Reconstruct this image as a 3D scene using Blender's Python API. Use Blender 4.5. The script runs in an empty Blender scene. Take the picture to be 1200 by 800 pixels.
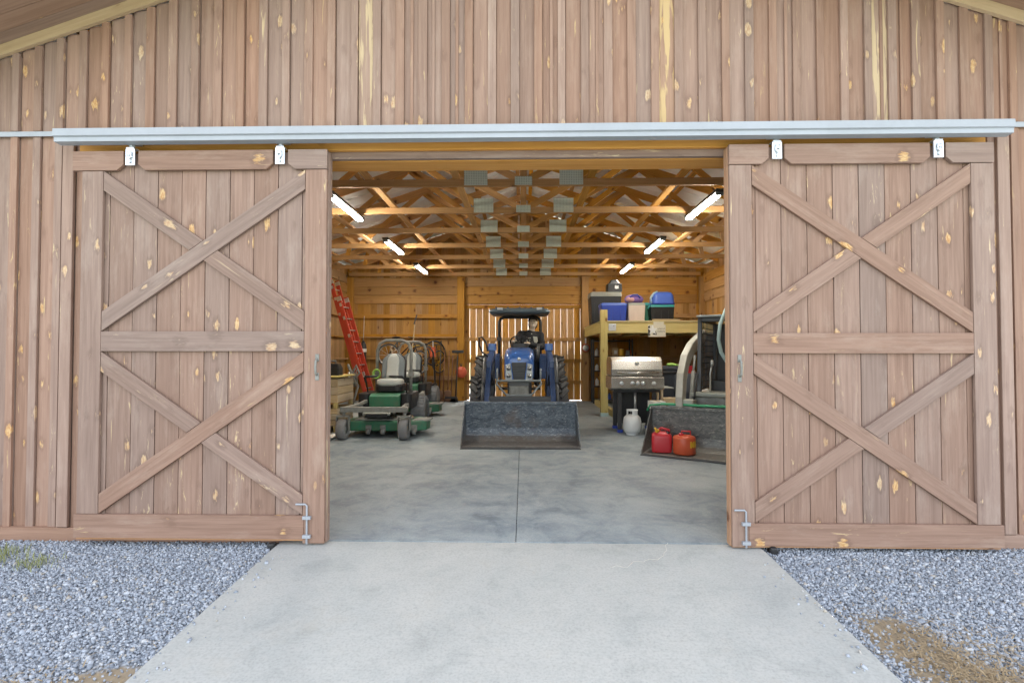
import bpy, math, random
import numpy as np
from mathutils import Vector, Matrix, Euler
R = math.radians
random.seed(7)
rnd = random.uniform
SC = bpy.context.scene
COL = SC.collection

# ------------------------------------------------------------------ camera
F, CX, CY, H = 600.0, 600.0, 400.0, 1.45
YAW, PIT = math.atan(13.5/600), math.atan(13.0/600)
cam_d = bpy.data.cameras.new("camera"); cam = bpy.data.objects.new("camera", cam_d); COL.objects.link(cam)
cam_d.sensor_width = 36; cam_d.lens = 18; cam_d.clip_end = 2000; cam_d.clip_start = 0.05
cam.location = (0, 0, H); cam.rotation_euler = (math.pi/2+PIT, 0, YAW)
SC.camera = cam
_R = Vector((math.cos(YAW), math.sin(YAW), 0))
_F = Vector((-math.sin(YAW)*math.cos(PIT), math.cos(YAW)*math.cos(PIT), math.sin(PIT)))
_U = _R.cross(_F)
def at(px, py, Y):
    """metres (x, z) of the point at depth Y that the surveyed photo shows at px, py"""
    d = _F + _R*((px-CX)/F) - _U*((py-CY)/F)
    t = Y/d.y
    return d.x*t, H+d.z*t
def X_(px, Y): return at(px, 413, Y)[0]
def Z_(py, Y, px=613): return at(px, py, Y)[1]
def fz(Y): return 0.01*(Y-3.88)

# ------------------------------------------------------------------ materials
class NT:
    def __init__(s, name):
        s.m = bpy.data.materials.new(name); s.m.use_nodes = True
        s.t = s.m.node_tree; s.n = s.t.nodes; s.l = s.t.links
        s.bsdf = s.n["Principled BSDF"]
    def new(s, t, **kw):
        n = s.n.new(t)
        for k, v in kw.items(): setattr(n, k, v)
        return n
    def lk(s, a, b): s.l.new(a, b)
    def math(s, op, a, b=None, clamp=False):
        n = s.new("ShaderNodeMath", operation=op, use_clamp=clamp)
        for i, v in enumerate((a, b)):
            if v is None: continue
            if isinstance(v, (int, float)): n.inputs[i].default_value = v
            else: s.lk(v, n.inputs[i])
        return n.outputs[0]
    def ramp(s, fac, stops):
        n = s.new("ShaderNodeValToRGB"); e = n.color_ramp.elements
        while len(e) < len(stops): e.new(0.5)
        for i, (p, c) in enumerate(stops):
            e[i].position = p
            e[i].color = (c, c, c, 1) if isinstance(c, (int, float)) else (*c, 1)
        s.lk(fac, n.inputs[0]); return n.outputs[0]
    def mix(s, fac, a, b, blend='MIX'):
        n = s.new("ShaderNodeMix", data_type='RGBA', blend_type=blend)
        for i, v in ((0, fac), (6, a), (7, b)):
            if isinstance(v, (int, float)): n.inputs[i].default_value = v
            elif isinstance(v, tuple): n.inputs[i].default_value = (*v, 1)
            else: s.lk(v, n.inputs[i])
        return n.outputs[2]
    def noise(s, vec, scale, detail=4, rough=.55, dist=0):
        n = s.new("ShaderNodeTexNoise"); n.inputs["Scale"].default_value = scale
        n.inputs["Detail"].default_value = detail; n.inputs["Roughness"].default_value = rough
        n.inputs["Distortion"].default_value = dist
        if vec is not None: s.lk(vec, n.inputs["Vector"])
        return n.outputs["Fac"]
    def mul(s, vec, xyz):
        n = s.new("ShaderNodeVectorMath", operation='MULTIPLY'); s.lk(vec, n.inputs[0]); n.inputs[1].default_value = xyz
        return n.outputs[0]
    def coord(s): return s.new("ShaderNodeTexCoord").outputs["Object"]
    def attr(s, name, out="Vector"): return s.new("ShaderNodeAttribute", attribute_name=name).outputs[out]
    def bump(s, h, strength=.3, dist=.01):
        n = s.new("ShaderNodeBump"); n.inputs["Strength"].default_value = strength; n.inputs["Distance"].default_value = dist
        s.lk(h, n.inputs["Height"]); s.lk(n.outputs[0], s.bsdf.inputs["Normal"])
    def set(s, col=None, rough=None, metal=None, **kw):
        for k, v in (("Base Color", col), ("Roughness", rough), ("Metallic", metal)):
            if v is None: continue
            i = s.bsdf.inputs[k]
            if isinstance(v, tuple): i.default_value = (*v, 1)
            elif isinstance(v, (int, float)): i.default_value = v
            else: s.lk(v, i)
        return s.m

def wood(name, base, dark, light, knot, knot_amt=.35, streak=None, streak_amt=.7, var=.22, rough=.75, wear=None):
    s = NT(name)
    gc = s.attr("gc"); bid = s.attr("bid", "Fac")
    fine = s.noise(s.mul(gc, (1.6, 42, 42)), 1.0, 6, .62, .4)
    broad = s.noise(s.mul(gc, (.9, 6, 6)), 1.0, 4, .55, .8)
    blot = s.noise(s.mul(gc, (3, 9, 9)), 1.0, 3, .6)
    c = s.mix(s.ramp(fine, [(.36, 0.0), (.66, 1.0)]), dark, light)
    c = s.mix(.5, c, s.mix(s.ramp(broad, [(.3, 0.0), (.7, 1.0)]), base, light))
    c = s.mix(s.ramp(blot, [(.4, 0.0), (.75, .45)]), c, base)
    # knots
    vd = s.noise(s.mul(gc, (14, 60, 60)), 1.0, 4, .65)
    w = s.new("ShaderNodeTexVoronoi"); w.inputs["Scale"].default_value = 1.0
    s.lk(s.mul(gc, (4.6, 9.5, 5.0)), w.inputs["Vector"])
    d = s.math('ADD', w.outputs["Distance"], s.math('MULTIPLY', s.math('SUBTRACT', vd, .5), .52))
    sc3 = s.new("ShaderNodeSeparateColor"); s.lk(w.outputs["Color"], sc3.inputs[0])
    d = s.math('ADD', d, s.math('MULTIPLY', s.math('SUBTRACT', sc3.outputs[1], .35), .16))
    keep = s.ramp(s.sep(w.outputs["Color"]), [(1-knot_amt-.02, 0.0), (1-knot_amt, 1.0)])
    km = s.math('MULTIPLY', s.ramp(d, [(.15, 1.0), (.21, 0.0)]), keep)
    kr = s.math('MULTIPLY', s.ramp(d, [(.16, 0.0), (.24, .8), (.40, 0.0)]), keep)
    kc = s.mix(s.ramp(s.noise(s.mul(gc, (40, 110, 110)), 1.0, 4), [(.35, 0.0), (.65, 1.0)]), knot, (.72*knot[0], .52*knot[1], .42*knot[2]))
    c = s.mix(s.math('MULTIPLY', kr, .6), c, dark)
    c = s.mix(km, c, kc)
    if streak:
        sn = s.noise(s.mul(gc, (1.5, 22, 22)), 1.0, 5, .6, .5)
        sm = s.ramp(sn, [(streak_amt, 0.0), (streak_amt+.05, .85)])
        c = s.mix(sm, c, streak)
        fl = s.noise(s.mul(gc, (5, 34, 34)), 1.0, 6, .7, .8)
        rg_ = s.noise(s.mul(gc, (1.1, 5, 5)), 1.0, 2)
        fm = s.math('MULTIPLY', s.ramp(fl, [(.60, 0.0), (.66, .9)]), s.ramp(rg_, [(.55, 0.0), (.62, 1.0)]))
        c = s.mix(fm, c, streak)
    if wear:
        wn = s.noise(s.mul(gc, (2.2, 8, 8)), 1.0, 8, .7)
        c = s.mix(s.ramp(wn, [(.52, 0.0), (.75, .5)]), c, wear)
    # per board value
    v = s.math('ADD', s.math('MULTIPLY', bid, 2*var), 1-var)
    hsv = s.new("ShaderNodeHueSaturation"); s.lk(c, hsv.inputs["Color"]); s.lk(v, hsv.inputs["Value"])
    hs = s.math('ADD', s.math('MULTIPLY', s.math('FRACT', s.math('MULTIPLY', bid, 7.31)), .30), .85); s.lk(hs, hsv.inputs["Saturation"])
    s.bump(s.math('ADD', fine, s.math('MULTIPLY', km, -.3)), .35, .004)
    return s.set(hsv.outputs[0], rough)
def _sep(s, c):
    n = s.new("ShaderNodeSeparateColor"); s.lk(c, n.inputs[0]); return n.outputs[0]
NT.sep = _sep

def paint(name, col, rough=.4, metal=0.0, dirt=.3, dirtcol=(.12, .10, .08), scale=6, bump=0, coat=0):
    s = NT(name); co = s.coord()
    n1 = s.noise(co, scale, 6, .65); n2 = s.noise(co, scale*9, 4, .6)
    c = s.mix(s.ramp(n1, [(.35, 0.0), (.75, dirt)]), col, dirtcol)
    c = s.mix(s.math('MULTIPLY', n2, dirt*.35), c, tuple(min(1, x*1.5+.02) for x in col))
    r = s.math('ADD', s.math('MULTIPLY', s.math('SUBTRACT', n1, .5), .35), rough, True)
    if bump: s.bump(n2, bump, .004)
    m = s.set(c, r, metal)
    if coat: s.bsdf.inputs["Coat Weight"].default_value = coat
    return m

M = {}
CREAM = (.62, .45, .25)
M['stain'] = wood('stained_siding', (.30, .186, .136), (.185, .108, .078), (.37, .242, .183), CREAM, .42, (.62, .46, .25), .665, .12, wear=(.42, .31, .245))
M['stain2'] = wood('stained_door_board', (.268, .170, .128), (.155, .093, .068), (.335, .225, .174), CREAM, .42, (.58, .44, .26), .67, .10, wear=(.41, .315, .255))
M['stain_bare'] = wood('bare_streaked_siding', (.36, .225, .155), (.22, .125, .085), (.45, .30, .22), CREAM, .40, (.62, .46, .25), .50, .05)
M['skirt'] = wood('stained_skirt', (.33, .20, .14), (.23, .135, .09), (.42, .27, .20), (.25, .15, .09), .2, None, .7, .10)
M['pine'] = wood('natural_pine', (.37, .19, .05), (.22, .10, .023), (.45, .25, .075), (.15, .06, .02), .30, None, .7, .20)
M['truss'] = wood('truss_and_sunlit_door_lumber', (.52, .265, .07), (.36, .165, .038), (.60, .33, .10), (.16, .07, .02), .2, None, .7, .20)
M['amber'] = wood('header_pine', (.64, .30, .075), (.50, .215, .045), (.70, .37, .12), (.17, .08, .02), .16, None, .7, .08)
M['treated'] = wood('treated_lumber', (.50, .40, .16), (.38, .29, .10), (.62, .52, .24), (.22, .12, .04), .22, None, .7, .10)
M['crate'] = wood('crate_wood', (.42, .32, .19), (.28, .2, .11), (.52, .42, .28), (.14, .08, .04), .2, None, .7, .25)
M['tan'] = wood('rake_trim_board', (.50, .345, .18), (.40, .26, .125), (.58, .42, .24), (.3, .17, .07), .2, None, .7, .06)
M['edge'] = wood('raw_edge', (.40, .22, .12), (.30, .15, .08), (.48, .29, .17), (.2, .1, .05), .1, None, .7, .08)
M['soffit'] = wood('soffit_board', (.30, .19, .13), (.2, .12, .08), (.36, .24, .17), (.5, .36, .18), .15, None, .7, .12)

def concrete(name, col, dark, light, stain=.5, trowel=True, bumpy=.12):
    s = NT(name); co = s.coord()
    a = s.noise(co, .55, 5, .6, .6); b = s.noise(co, 2.6, 10, .72, .5); c_ = s.noise(co, 70, 3, .6); d = s.noise(co, 9, 6, .7)
    e_ = s.noise(co, 1.5, 9, .72, .5)
    c = s.mix(s.ramp(a, [(.34, 0.0), (.66, 1.0)]), dark, col)
    c = s.mix(s.ramp(e_, [(.50, 0.0), (.68, stain*.9)]), c, tuple(.75*x for x in dark))
    c = s.mix(s.ramp(b, [(.42, 0.0), (.72, stain)]), c, light)
    c = s.mix(s.ramp(b, [(.25, stain), (.45, 0.0)]), c, tuple(.55*x for x in dark))
    c = s.mix(s.math('MULTIPLY', s.ramp(d, [(.45, 0.0), (.8, 1.0)]), .3), c, tuple(.8*x for x in col))
    c = s.mix(s.ramp(c_, [(.3, .25), (.55, 0.0)]), c, (.12, .12, .12))
    c = s.mix(s.ramp(s.noise(co, 18, 6, .75), [(.55, 0.0), (.75, .35)]), c, light)
    if not trowel:
        br = s.noise(s.mul(co, (2.5, 130, 1)), 1.0, 4, .6); sp = s.noise(co, 1.3, 8, .7)
        c = s.mix(s.ramp(br, [(.35, .10), (.6, 0.0)]), c, (.24, .25, .25))
        c = s.mix(s.ramp(sp, [(.56, 0.0), (.72, .38)]), c, (.42, .38, .31))
        c = s.mix(s.ramp(s.noise(co, 26, 5, .7), [(.64, 0.0), (.72, .25)]), c, (.22, .21, .20))
        d = s.math('ADD', d, s.math('MULTIPLY', br, 1.5))
    s.bump(s.math('ADD', d, c_), bumpy, .003)
    r = s.ramp(b, [(.3, .45 if trowel else .8), (.7, .75 if trowel else .92)])
    return s.set(c, r)
M['floor'] = concrete('trowelled_floor', (.345, .395, .415), (.145, .195, .235), (.475, .505, .50), .8, True, .10)
M['drive'] = concrete('broom_concrete', (.50, .505, .475), (.42, .44, .425), (.56, .55, .51), .45, False, .25)

def ground_mat():
    s = NT('gravel_ground'); co = s.coord()
    v = s.new("ShaderNodeTexVoronoi"); v.inputs["Scale"].default_value = 42; s.lk(co, v.inputs["Vector"])
    g = s.ramp(s.sep(v.outputs["Color"]), [(0, (.26, .29, .34)), (.5, (.37, .41, .46)), (1, (.48, .52, .57))])
    gg = s.mix(s.ramp(v.outputs["Distance"], [(.3, 0.0), (.9, .8)]), g, (.06, .06, .065))
    dirt = s.mix(s.noise(co, 30, 5), (.26, .20, .135), (.38, .315, .22))
    pa = s.attr("patch", "Fac")
    n = s.noise(co, 5, 6, .65)
    fac = s.ramp(s.math('ADD', pa, s.math('SUBTRACT', n, .5)), [(.40, 0.0), (.58, 1.0)])
    c = s.mix(fac, gg, dirt)
    far = s.attr("far", "Fac")
    c = s.mix(far, c, s.mix(s.noise(co, .3, 6), (.07, .10, .03), (.14, .15, .06)))
    s.bump(v.outputs["Distance"], -.5, .02)
    return s.set(c, .9)
M['ground'] = ground_mat()
def stone_mat():
    s = NT('crushed_stone'); co = s.coord(); r = s.attr("bid", "Fac")
    c = s.ramp(r, [(0, (.27, .305, .36)), (.35, (.38, .42, .48)), (.7, (.475, .52, .585)), (.92, (.60, .635, .68)), (1, (.52, .46, .37))])
    c = s.mix(s.math('MULTIPLY', s.noise(co, 120, 3), .25), c, (.16, .17, .19))
    return s.set(c, .85)
M['stone'] = stone_mat()
def simple(name, col, rough=.6, metal=0.0): 
    return paint(name, col, rough, metal, .18, tuple(.5*x for x in col), 8)

M['galv'] = paint('galvanised_track', (.36, .385, .42), .5, .1, .45, (.27, .285, .31), 2.5)
M['zinc'] = paint('zinc_hanger', (.72, .76, .80), .32, .75, .2, (.5, .52, .55), 14)
M['plate'] = paint('gusset_steel', (.62, .68, .58), .5, .0, .3, (.3, .36, .3), 30)
def plate_mat():
    s = NT('toothed_plate'); co = s.coord(); x = s.new("ShaderNodeSeparateXYZ"); s.lk(co, x.inputs[0])
    f = lambda o, p: s.math('GREATER_THAN', s.math('FRACT', s.math('DIVIDE', o, p)), .55)
    h = s.math('MULTIPLY', f(x.outputs[0], .022), f(x.outputs[2], .022))
    c = s.mix(s.noise(co, 9, 4), (.50, .57, .48), (.66, .71, .62))
    return s.set(s.mix(s.math('MULTIPLY', h, .75), c, (.10, .11, .09)), .5)
M['plate'] = plate_mat()
M['roof'] = paint('white_roof_liner', (.84, .84, .84), .55, .1, .25, (.36, .35, .33), 2)
M['roof_out'] = paint('brown_metal_roof', (.16, .10, .07), .4, .3, .2)
M['blue'] = paint('tractor_blue', (.035, .13, .42), .33, 0, .2, (.10, .11, .13), 5, 0, .3)
M['blue_dk'] = paint('loader_blue', (.022, .055, .15), .42, 0, .35, (.08, .08, .08), 6)
M['black'] = paint('black_paint', (.022, .023, .025), .42, 0, .3, (.07, .065, .06), 8)
M['steel_dk'] = paint('dark_steel', (.055, .06, .065), .45, .3, .35, (.11, .10, .09), 9)
M['rubber'] = paint('tyre_rubber', (.028, .028, .03), .7, 0, .6, (.15, .145, .135), 14)
M['rubber_grey'] = paint('dusty_tyre', (.20, .205, .21), .85, 0, .5, (.12, .115, .105), 12)
M['green'] = paint('mower_green', (.022, .17, .085), .5, 0, .75, (.12, .125, .09), 9)
M['seat_wh'] = paint('light_seat_vinyl', (.50, .52, .49), .55, 0, .2, (.3, .3, .28), 9)
M['seat_gr'] = paint('grey_seat_vinyl', (.20, .23, .24), .6, 0, .2)
M['dust'] = paint('dusty_grey_metal', (.26, .265, .245), .6, .15, .75, (.10, .09, .07), 11)
M['white'] = paint('white_paint', (.68, .69, .68), .45, 0, .2, (.4, .39, .36), 6)
M['cream'] = paint('cream_machine_paint', (.46, .45, .39), .45, 0, .45, (.22, .20, .165), 8)
M['red'] = paint('red_plastic', (.52, .025, .035), .42, 0, .2, (.28, .05, .05), 6)
M['red_or'] = paint('faded_red_plastic', (.55, .085, .03), .45, 0, .3, (.42, .15, .08), 6)
M['red_lad'] = paint('red_fibreglass', (.46, .045, .022), .45, 0, .3, (.33, .10, .06), 4)
M['alu'] = paint('aluminium', (.60, .60, .58), .38, .8, .2, (.4, .4, .38), 9)
M['yellow'] = simple('yellow_plastic', (.68, .40, .03))
M['tote_blue'] = simple('blue_tote', (.022, .055, .36), .42)
M['tote_lid'] = simple('light_blue_lid', (.06, .13, .50), .4)
M['teal'] = simple('teal_lid', (.04, .30, .29), .4)
M['tote_green'] = simple('green_tote', (.02, .13, .085), .45)
M['tote_clear'] = simple('frosted_tote', (.58, .47, .40), .35)
M['grey_lid'] = simple('grey_lid', (.30, .31, .27), .5)
M['black_pl'] = simple('black_plastic', (.014, .015, .017), .45)
M['navy_bin'] = simple('slate_bin', (.05, .058, .075), .55)
M['purple'] = simple('purple_cloth', (.25, .14, .42), .8)
M['pink'] = simple('pink_cloth', (.60, .33, .33), .8)
M['green_hose'] = simple('green_hose', (.04, .30, .14), .5)
M['pale_hose'] = simple('pale_hose', (.38, .52, .52), .45)
M['string'] = simple('white_twine', (.66, .64, .58), .9)
M['card'] = simple('cardboard', (.46, .34, .20), .85)
M['paper'] = simple('white_board', (.70, .68, .62), .8)
M['lime'] = simple('lime_cord', (.35, .60, .12), .6)
M['skin'] = simple('pale_skin', (.70, .58, .46), .55)
M['cloth_dk'] = paint('dark_jacket', (.018, .019, .022), .85, 0, .3, (.04, .04, .045), 14)
M['jeans'] = paint('dark_trousers', (.02, .024, .035), .9, 0, .3, (.04, .045, .06), 14)
M['hair'] = simple('dark_hair', (.015, .011, .008), .6)
M['patch_wh'] = simple('pale_print', (.55, .55, .48), .85)
M['glass_lamp'] = simple('headlamp_lens', (.42, .46, .50), .15)
M['grille'] = paint('grille_black', (.035, .04, .045), .5, 0, .2)
M['grass'] = paint('grass_blade', (.22, .25, .09), .7, 0, .6, (.40, .36, .18), 40)
M['straw'] = paint('dry_straw', (.38, .29, .17), .85, 0, .6, (.24, .17, .10), 40)
M['rust'] = paint('rusty_steel', (.17, .085, .05), .8, .1, .5, (.08, .05, .04), 12)
M['leather'] = simple('brown_item', (.20, .09, .04), .6)
M['sign'] = simple('whitewashed_board', (.60, .57, .47), .8)
def worn_steel(name, c0, c1, c2, mud):
    s = NT(name); co = s.coord()
    a = s.noise(s.mul(co, (5, 4, 9)), 1.6, 10, .8, .8); b = s.noise(s.mul(co, (9, 9, 22)), 1.6, 8, .78, .6); d = s.noise(co, 3, 5, .6)
    c = s.mix(s.ramp(a, [(.40, 0.0), (.60, 1.0)]), c0, c1)
    c = s.mix(s.ramp(b, [(.54, 0.0), (.64, .85)]), c, c2)
    c = s.mix(s.ramp(d, [(.56, 0.0), (.75, .55)]), c, (.16, .10, .06))
    sx = s.new("ShaderNodeSeparateXYZ"); s.lk(co, sx.inputs[0])
    mz = s.ramp(s.math('ADD', sx.outputs[2], s.math('MULTIPLY', s.math('SUBTRACT', a, .5), .25)), [(.04, .6), (.13, 0.0)])
    c = s.mix(mz, c, mud)
    s.bump(b, .2, .004)
    return s.set(c, s.ramp(a, [(.3, .4), (.7, .65)]), .25)
M['canopy'] = paint('canopy_plastic', (.085, .12, .145), .5, 0, .3, (.12, .13, .13), 6)
M['worn'] = worn_steel('worn_bucket_steel', (.04, .055, .075), (.15, .18, .21), (.42, .45, .47), (.20, .165, .13))
M['worn2'] = worn_steel('dirty_bucket_steel', (.07, .075, .073), (.18, .185, .175), (.38, .37, .33), (.25, .225, .19))
def stainless():
    s = NT('brushed_stainless'); co = s.coord()
    n = s.noise(s.mul(co, (3, 200, 200)), 1, 3)
    s.bump(n, .05, .002)
    return s.set(s.mix(s.noise(co, 4, 3), (.62, .61, .58), (.50, .49, .46)), .27, .95)
M['inox'] = stainless()
def lamp_mat():
    s = NT('lit_tube'); s.bsdf.inputs["Emission Color"].default_value = (1, .94, .82, 1)
    s.bsdf.inputs["Emission Strength"].default_value = 44
    return s.set((.9, .9, .9), .4)
M['tube'] = lamp_mat()

# ------------------------------------------------------------------ mesh builder
class MB:
    def __init__(s): s.v, s.f, s.g, s.b, s.m, s.s = [], [], [], [], [], []
    def add(s, vs, fs, gc=None, bid=None, mat=0, smooth=False):
        o = len(s.v); s.v += [tuple(p) for p in vs]
        if bid is None: bid = random.random()
        if gc is None:
            q = Vector((rnd(0, 60), rnd(0, 9), rnd(0, 9))); gc = [(p[0]+q.x, p[1]+q.y, p[2]+q.z) for p in s.v[o:]]
        s.g += [tuple(q) for q in gc]; s.b += [bid]*len(vs)
        for f in fs: s.f.append([i+o for i in f]); s.m.append(mat); s.s.append(smooth)
        return s
    def box(s, x0, x1, y0, y1, z0, z1, grain=0, mat=0, bid=None):
        vs = [(x, y, z) for x in (x0, x1) for y in (y0, y1) for z in (z0, z1)]
        fs = [(0, 1, 3, 2), (4, 6, 7, 5), (0, 4, 5, 1), (2, 3, 7, 6), (0, 2, 6, 4), (1, 5, 7, 3)]
        o = [k for k in range(3) if k != grain]; q = (rnd(0, 60), rnd(0, 9), rnd(0, 9))
        c = ((x0+x1)/2, (y0+y1)/2, (z0+z1)/2)
        gc = [(p[grain]+q[0], p[o[0]]-c[o[0]]+q[1], p[o[1]]-c[o[1]]+q[2]) for p in vs]
        return s.add(vs, fs, gc, bid, mat)
    def beam(s, p0, p1, w, h, up=(0, 0, 1), mat=0, bid=None, taper=1):
        p0, p1 = Vector(p0), Vector(p1); d = (p1-p0); L = d.length; d.normalize()
        a = d.cross(Vector(up)); 
        if a.length < 1e-5: a = d.cross(Vector((1, 0, 0)))
        a.normalize(); b = a.cross(d)
        q = (rnd(0, 60), rnd(0, 9), rnd(0, 9)); vs, gc = [], []
        for k, p in ((0, p0), (L, p1)):
            t = 1 if k == 0 else taper
            for i, j in ((-1, -1), (1, -1), (1, 1), (-1, 1)):
                vs.append(p+a*(i*w/2*t)+b*(j*h/2*t)); gc.append((k+q[0], i*w/2+q[1], j*h/2+q[2]))
        fs = [(0, 1, 2, 3), (7, 6, 5, 4), (0, 4, 5, 1), (1, 5, 6, 2), (2, 6, 7, 3), (3, 7, 4, 0)]
        return s.add(vs, fs, gc, bid, mat)
    def prism(s, poly, axis, a0, a1, grain=0, mat=0, bid=None):
        n = len(poly); vs = []
        def mk(p, a):
            if axis == 0: return (a, p[0], p[1])
            if axis == 1: return (p[0], a, p[1])
            return (p[0], p[1], a)
        vs = [mk(p, a0) for p in poly]+[mk(p, a1) for p in poly]
        fs = [tuple(range(n)), tuple(range(2*n-1, n-1, -1))]+[(i, i+n, (i+1) % n+n, (i+1) % n) for i in range(n)]
        o = [k for k in range(3) if k != grain]; q = (rnd(0, 60), rnd(0, 9), rnd(0, 9))
        gc = [(p[grain]+q[0], p[o[0]]+q[1], p[o[1]]+q[2]) for p in vs]
        return s.add(vs, fs, gc, bid, mat)
    def loft(s, rings, cap=True, mat=0, smooth=True, closed=False, bid=None):
        n = len(rings[0]); vs = [p for r in rings for p in r]; fs = []
        m = len(rings)
        for k in range(m if closed else m-1):
            a, b = k*n, ((k+1) % m)*n
            for i in range(n): fs.append((a+i, a+(i+1) % n, b+(i+1) % n, b+i))
        if cap and not closed: fs += [tuple(range(n))[::-1], tuple(range((m-1)*n, m*n))]
        return s.add(vs, fs, None, bid, mat, smooth)
    def tube(s, pts, r, seg=8, mat=0, closed=False, smooth=True):
        P = [Vector(p) for p in pts]; n = len(P); rings = []; prev = None
        for i in range(n):
            if closed: d = P[(i+1) % n]-P[i-1]
            else: d = P[min(i+1, n-1)]-P[max(i-1, 0)]
            d.normalize()
            if prev is None:
                a = d.cross(Vector((0, 0, 1)) if abs(d.z) < .9 else Vector((1, 0, 0)))
            else: a = prev-d*prev.dot(d)
            a.normalize(); prev = a; b = d.cross(a); rr = r[i] if isinstance(r, (list, tuple)) else r
            rings.append([P[i]+a*(rr*math.cos(2*math.pi*k/seg))+b*(rr*math.sin(2*math.pi*k/seg)) for k in range(seg)])
        return s.loft(rings, True, mat, smooth, closed)
    def lathe(s, prof, c=(0, 0, 0), axis=2, seg=20, mat=0, smooth=True, cap=True):
        rings = []
        for r, h in prof:
            ring = []
            for k in range(seg):
                a = 2*math.pi*k/seg; u, w = r*math.cos(a), r*math.sin(a)
                p = {0: (h, u, w), 1: (w, h, u), 2: (u, w, h)}[axis]
                ring.append((p[0]+c[0], p[1]+c[1], p[2]+c[2]))
            rings.append(ring)
        return s.loft(rings, cap, mat, smooth)
    def ell(s, c, r, seg=14, rings=9, rot=None, mat=0):
        rs = []
        for i in range(rings):
            t = math.pi*(i+.35)/(rings-.3); ring = []
            for k in range(seg):
                a = 2*math.pi*k/seg
                p = Vector((r[0]*math.sin(t)*math.cos(a), r[1]*math.sin(t)*math.sin(a), r[2]*math.cos(t)))
                if rot: p = rot @ p
                ring.append(p+Vector(c))
            rs.append(ring)
        return s.loft(rs, True, mat, True)
    def limb(s, p0, p1, r0, r1, seg=12, mat=0):
        p0, p1 = Vector(p0), Vector(p1); d = (p1-p0).normalized()
        return s.tube([p0-d*r0*.9, p0-d*r0*.5, p0, p0.lerp(p1, .5), p1, p1+d*r1*.5, p1+d*r1*.9],
                      [r0*.4, r0*.85, r0, (r0+r1)/2*1.02, r1, r1*.85, r1*.4], seg, mat)
    def rbox(s, c, size, rad, mat=0, n=4, top=1.0, dom=0):
        """box with rounded vertical corners; top scales the upper outline"""
        rings = []
        for z, k in ((0, .985), (.02, 1.0), (.5, 1-(1-top)*.5), (.985, top), (1, top*.985)):
            ring = rrect(size[0]*k, size[1]*k, rad, n)
            rings.append([(c[0]+x, c[1]+y, c[2]+size[2]*z) for x, y in ring])
        if dom: 
            for q, kk in ((.35, .85), (.75, .6), (1.0, .25)):
                rings.append([(c[0]+x*kk, c[1]+y*kk, c[2]+size[2]+dom*q) for x, y in rrect(size[0]*top, size[1]*top, rad, n)])
        return s.loft(rings, True, mat, False)
    def build(s, name, mats, parent=None, bevel=0, off=(0, 0, 0), loc=None, auto=True):
        me = bpy.data.meshes.new(name)
        vs = s.v if off == (0, 0, 0) else [(x-off[0], y-off[1], z-off[2]) for x, y, z in s.v]
        me.from_pydata([tuple(v) for v in vs], [], s.f)
        if not isinstance(mats, (list, tuple)): mats = [mats]
        for m in mats: me.materials.append(M[m] if isinstance(m, str) else m)
        me.polygons.foreach_set("material_index", s.m)
        me.polygons.foreach_set("use_smooth", s.s)
        a = me.attributes.new("gc", 'FLOAT_VECTOR', 'POINT'); a.data.foreach_set("vector", [c for g in s.g for c in g])
        b = me.attributes.new("bid", 'FLOAT', 'POINT'); b.data.foreach_set("value", s.b)
        me.update()
        o = bpy.data.objects.new(name, me); COL.objects.link(o)
        if parent: o.parent = parent
        if loc: o.location = loc
        if bevel:
            md = o.modifiers.new("bevel", 'BEVEL'); md.width = bevel; md.segments = 2; md.limit_method = 'ANGLE'; md.angle_limit = R(40)
        return o
def rrect(w, h, r, n=4):
    r = min(r, w*.49, h*.49); pts = []
    for cx, cy, a0 in ((w/2-r, h/2-r, 0), (-w/2+r, h/2-r, 90), (-w/2+r, -h/2+r, 180), (w/2-r, -h/2+r, 270)):
        for k in range(n+1):
            a = R(a0+90*k/n); pts.append((cx+r*math.cos(a), cy+r*math.sin(a)))
    return pts
def tag(o, label=None, cat=None, group=None, kind=None):
    if label: o['label'] = label
    if cat: o['category'] = cat
    if group: o['group'] = group
    if kind: o['kind'] = kind
    return o
def thing(name, label, cat, loc=(0, 0, 0), rz=0, group=None, rx=0):
    o = bpy.data.objects.new(name, None); COL.objects.link(o); o.empty_display_size = .1
    o.location = loc; o.rotation_euler = (rx, 0, rz)
    return tag(o, label, cat, group)
KIDS = {}
def copy_tree(o, parent=None, loc=None, rz=None, label=None, group=None):
    c = o.copy(); COL.objects.link(c)
    if parent is not None: c.parent = parent
    if loc is not None: c.location = loc
    if rz is not None: c.rotation_euler = (o.rotation_euler[0], 0, rz)
    if label: c['label'] = label
    if group: c['group'] = group
    for ch in [x for x in o.children]: copy_tree(ch, c)
    return c

# ------------------------------------------------------------------ ground, drive, floor
YW = 4.02        # outer face of the front wall
YD = 3.86        # outer face of the sliding doors
def gz(Y):
    if Y >= 3.9: return -.035
    if Y < -6: return -.60
    return -.035-(3.9-Y)*.0571
PATCH = [(-2.15, 2.15, .55, .22), (-1.95, 2.45, .25, .10), (-2.6, 2.2, .3, .15), (2.05, 2.75, .2, .32), (2.2, 2.45, .22, .2), (2.75, 2.25, .4, .2), (-3.0, 2.5, .22, .1), (-3.6, 3.0, .2, .15)]
def patchv(x, y):
    v = 0
    for cx, cy, rx, ry in PATCH:
        d = ((x-cx)/rx)**2+((y-cy)/ry)**2
        v = max(v, math.exp(-d*.7))
    return v
def grid_vals(a, b, n): return [a+(b-a)*i/n for i in range(n+1)]
gx = [-400, -120, -40, -15, -8]+grid_vals(-6, 6, 120)+[8, 15, 40, 120, 400]
gy = [-400, -120, -40, -12, -6]+grid_vals(-2, 3.9, 70)+[4.0, 10, 17, 25, 60, 150, 400]
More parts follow.
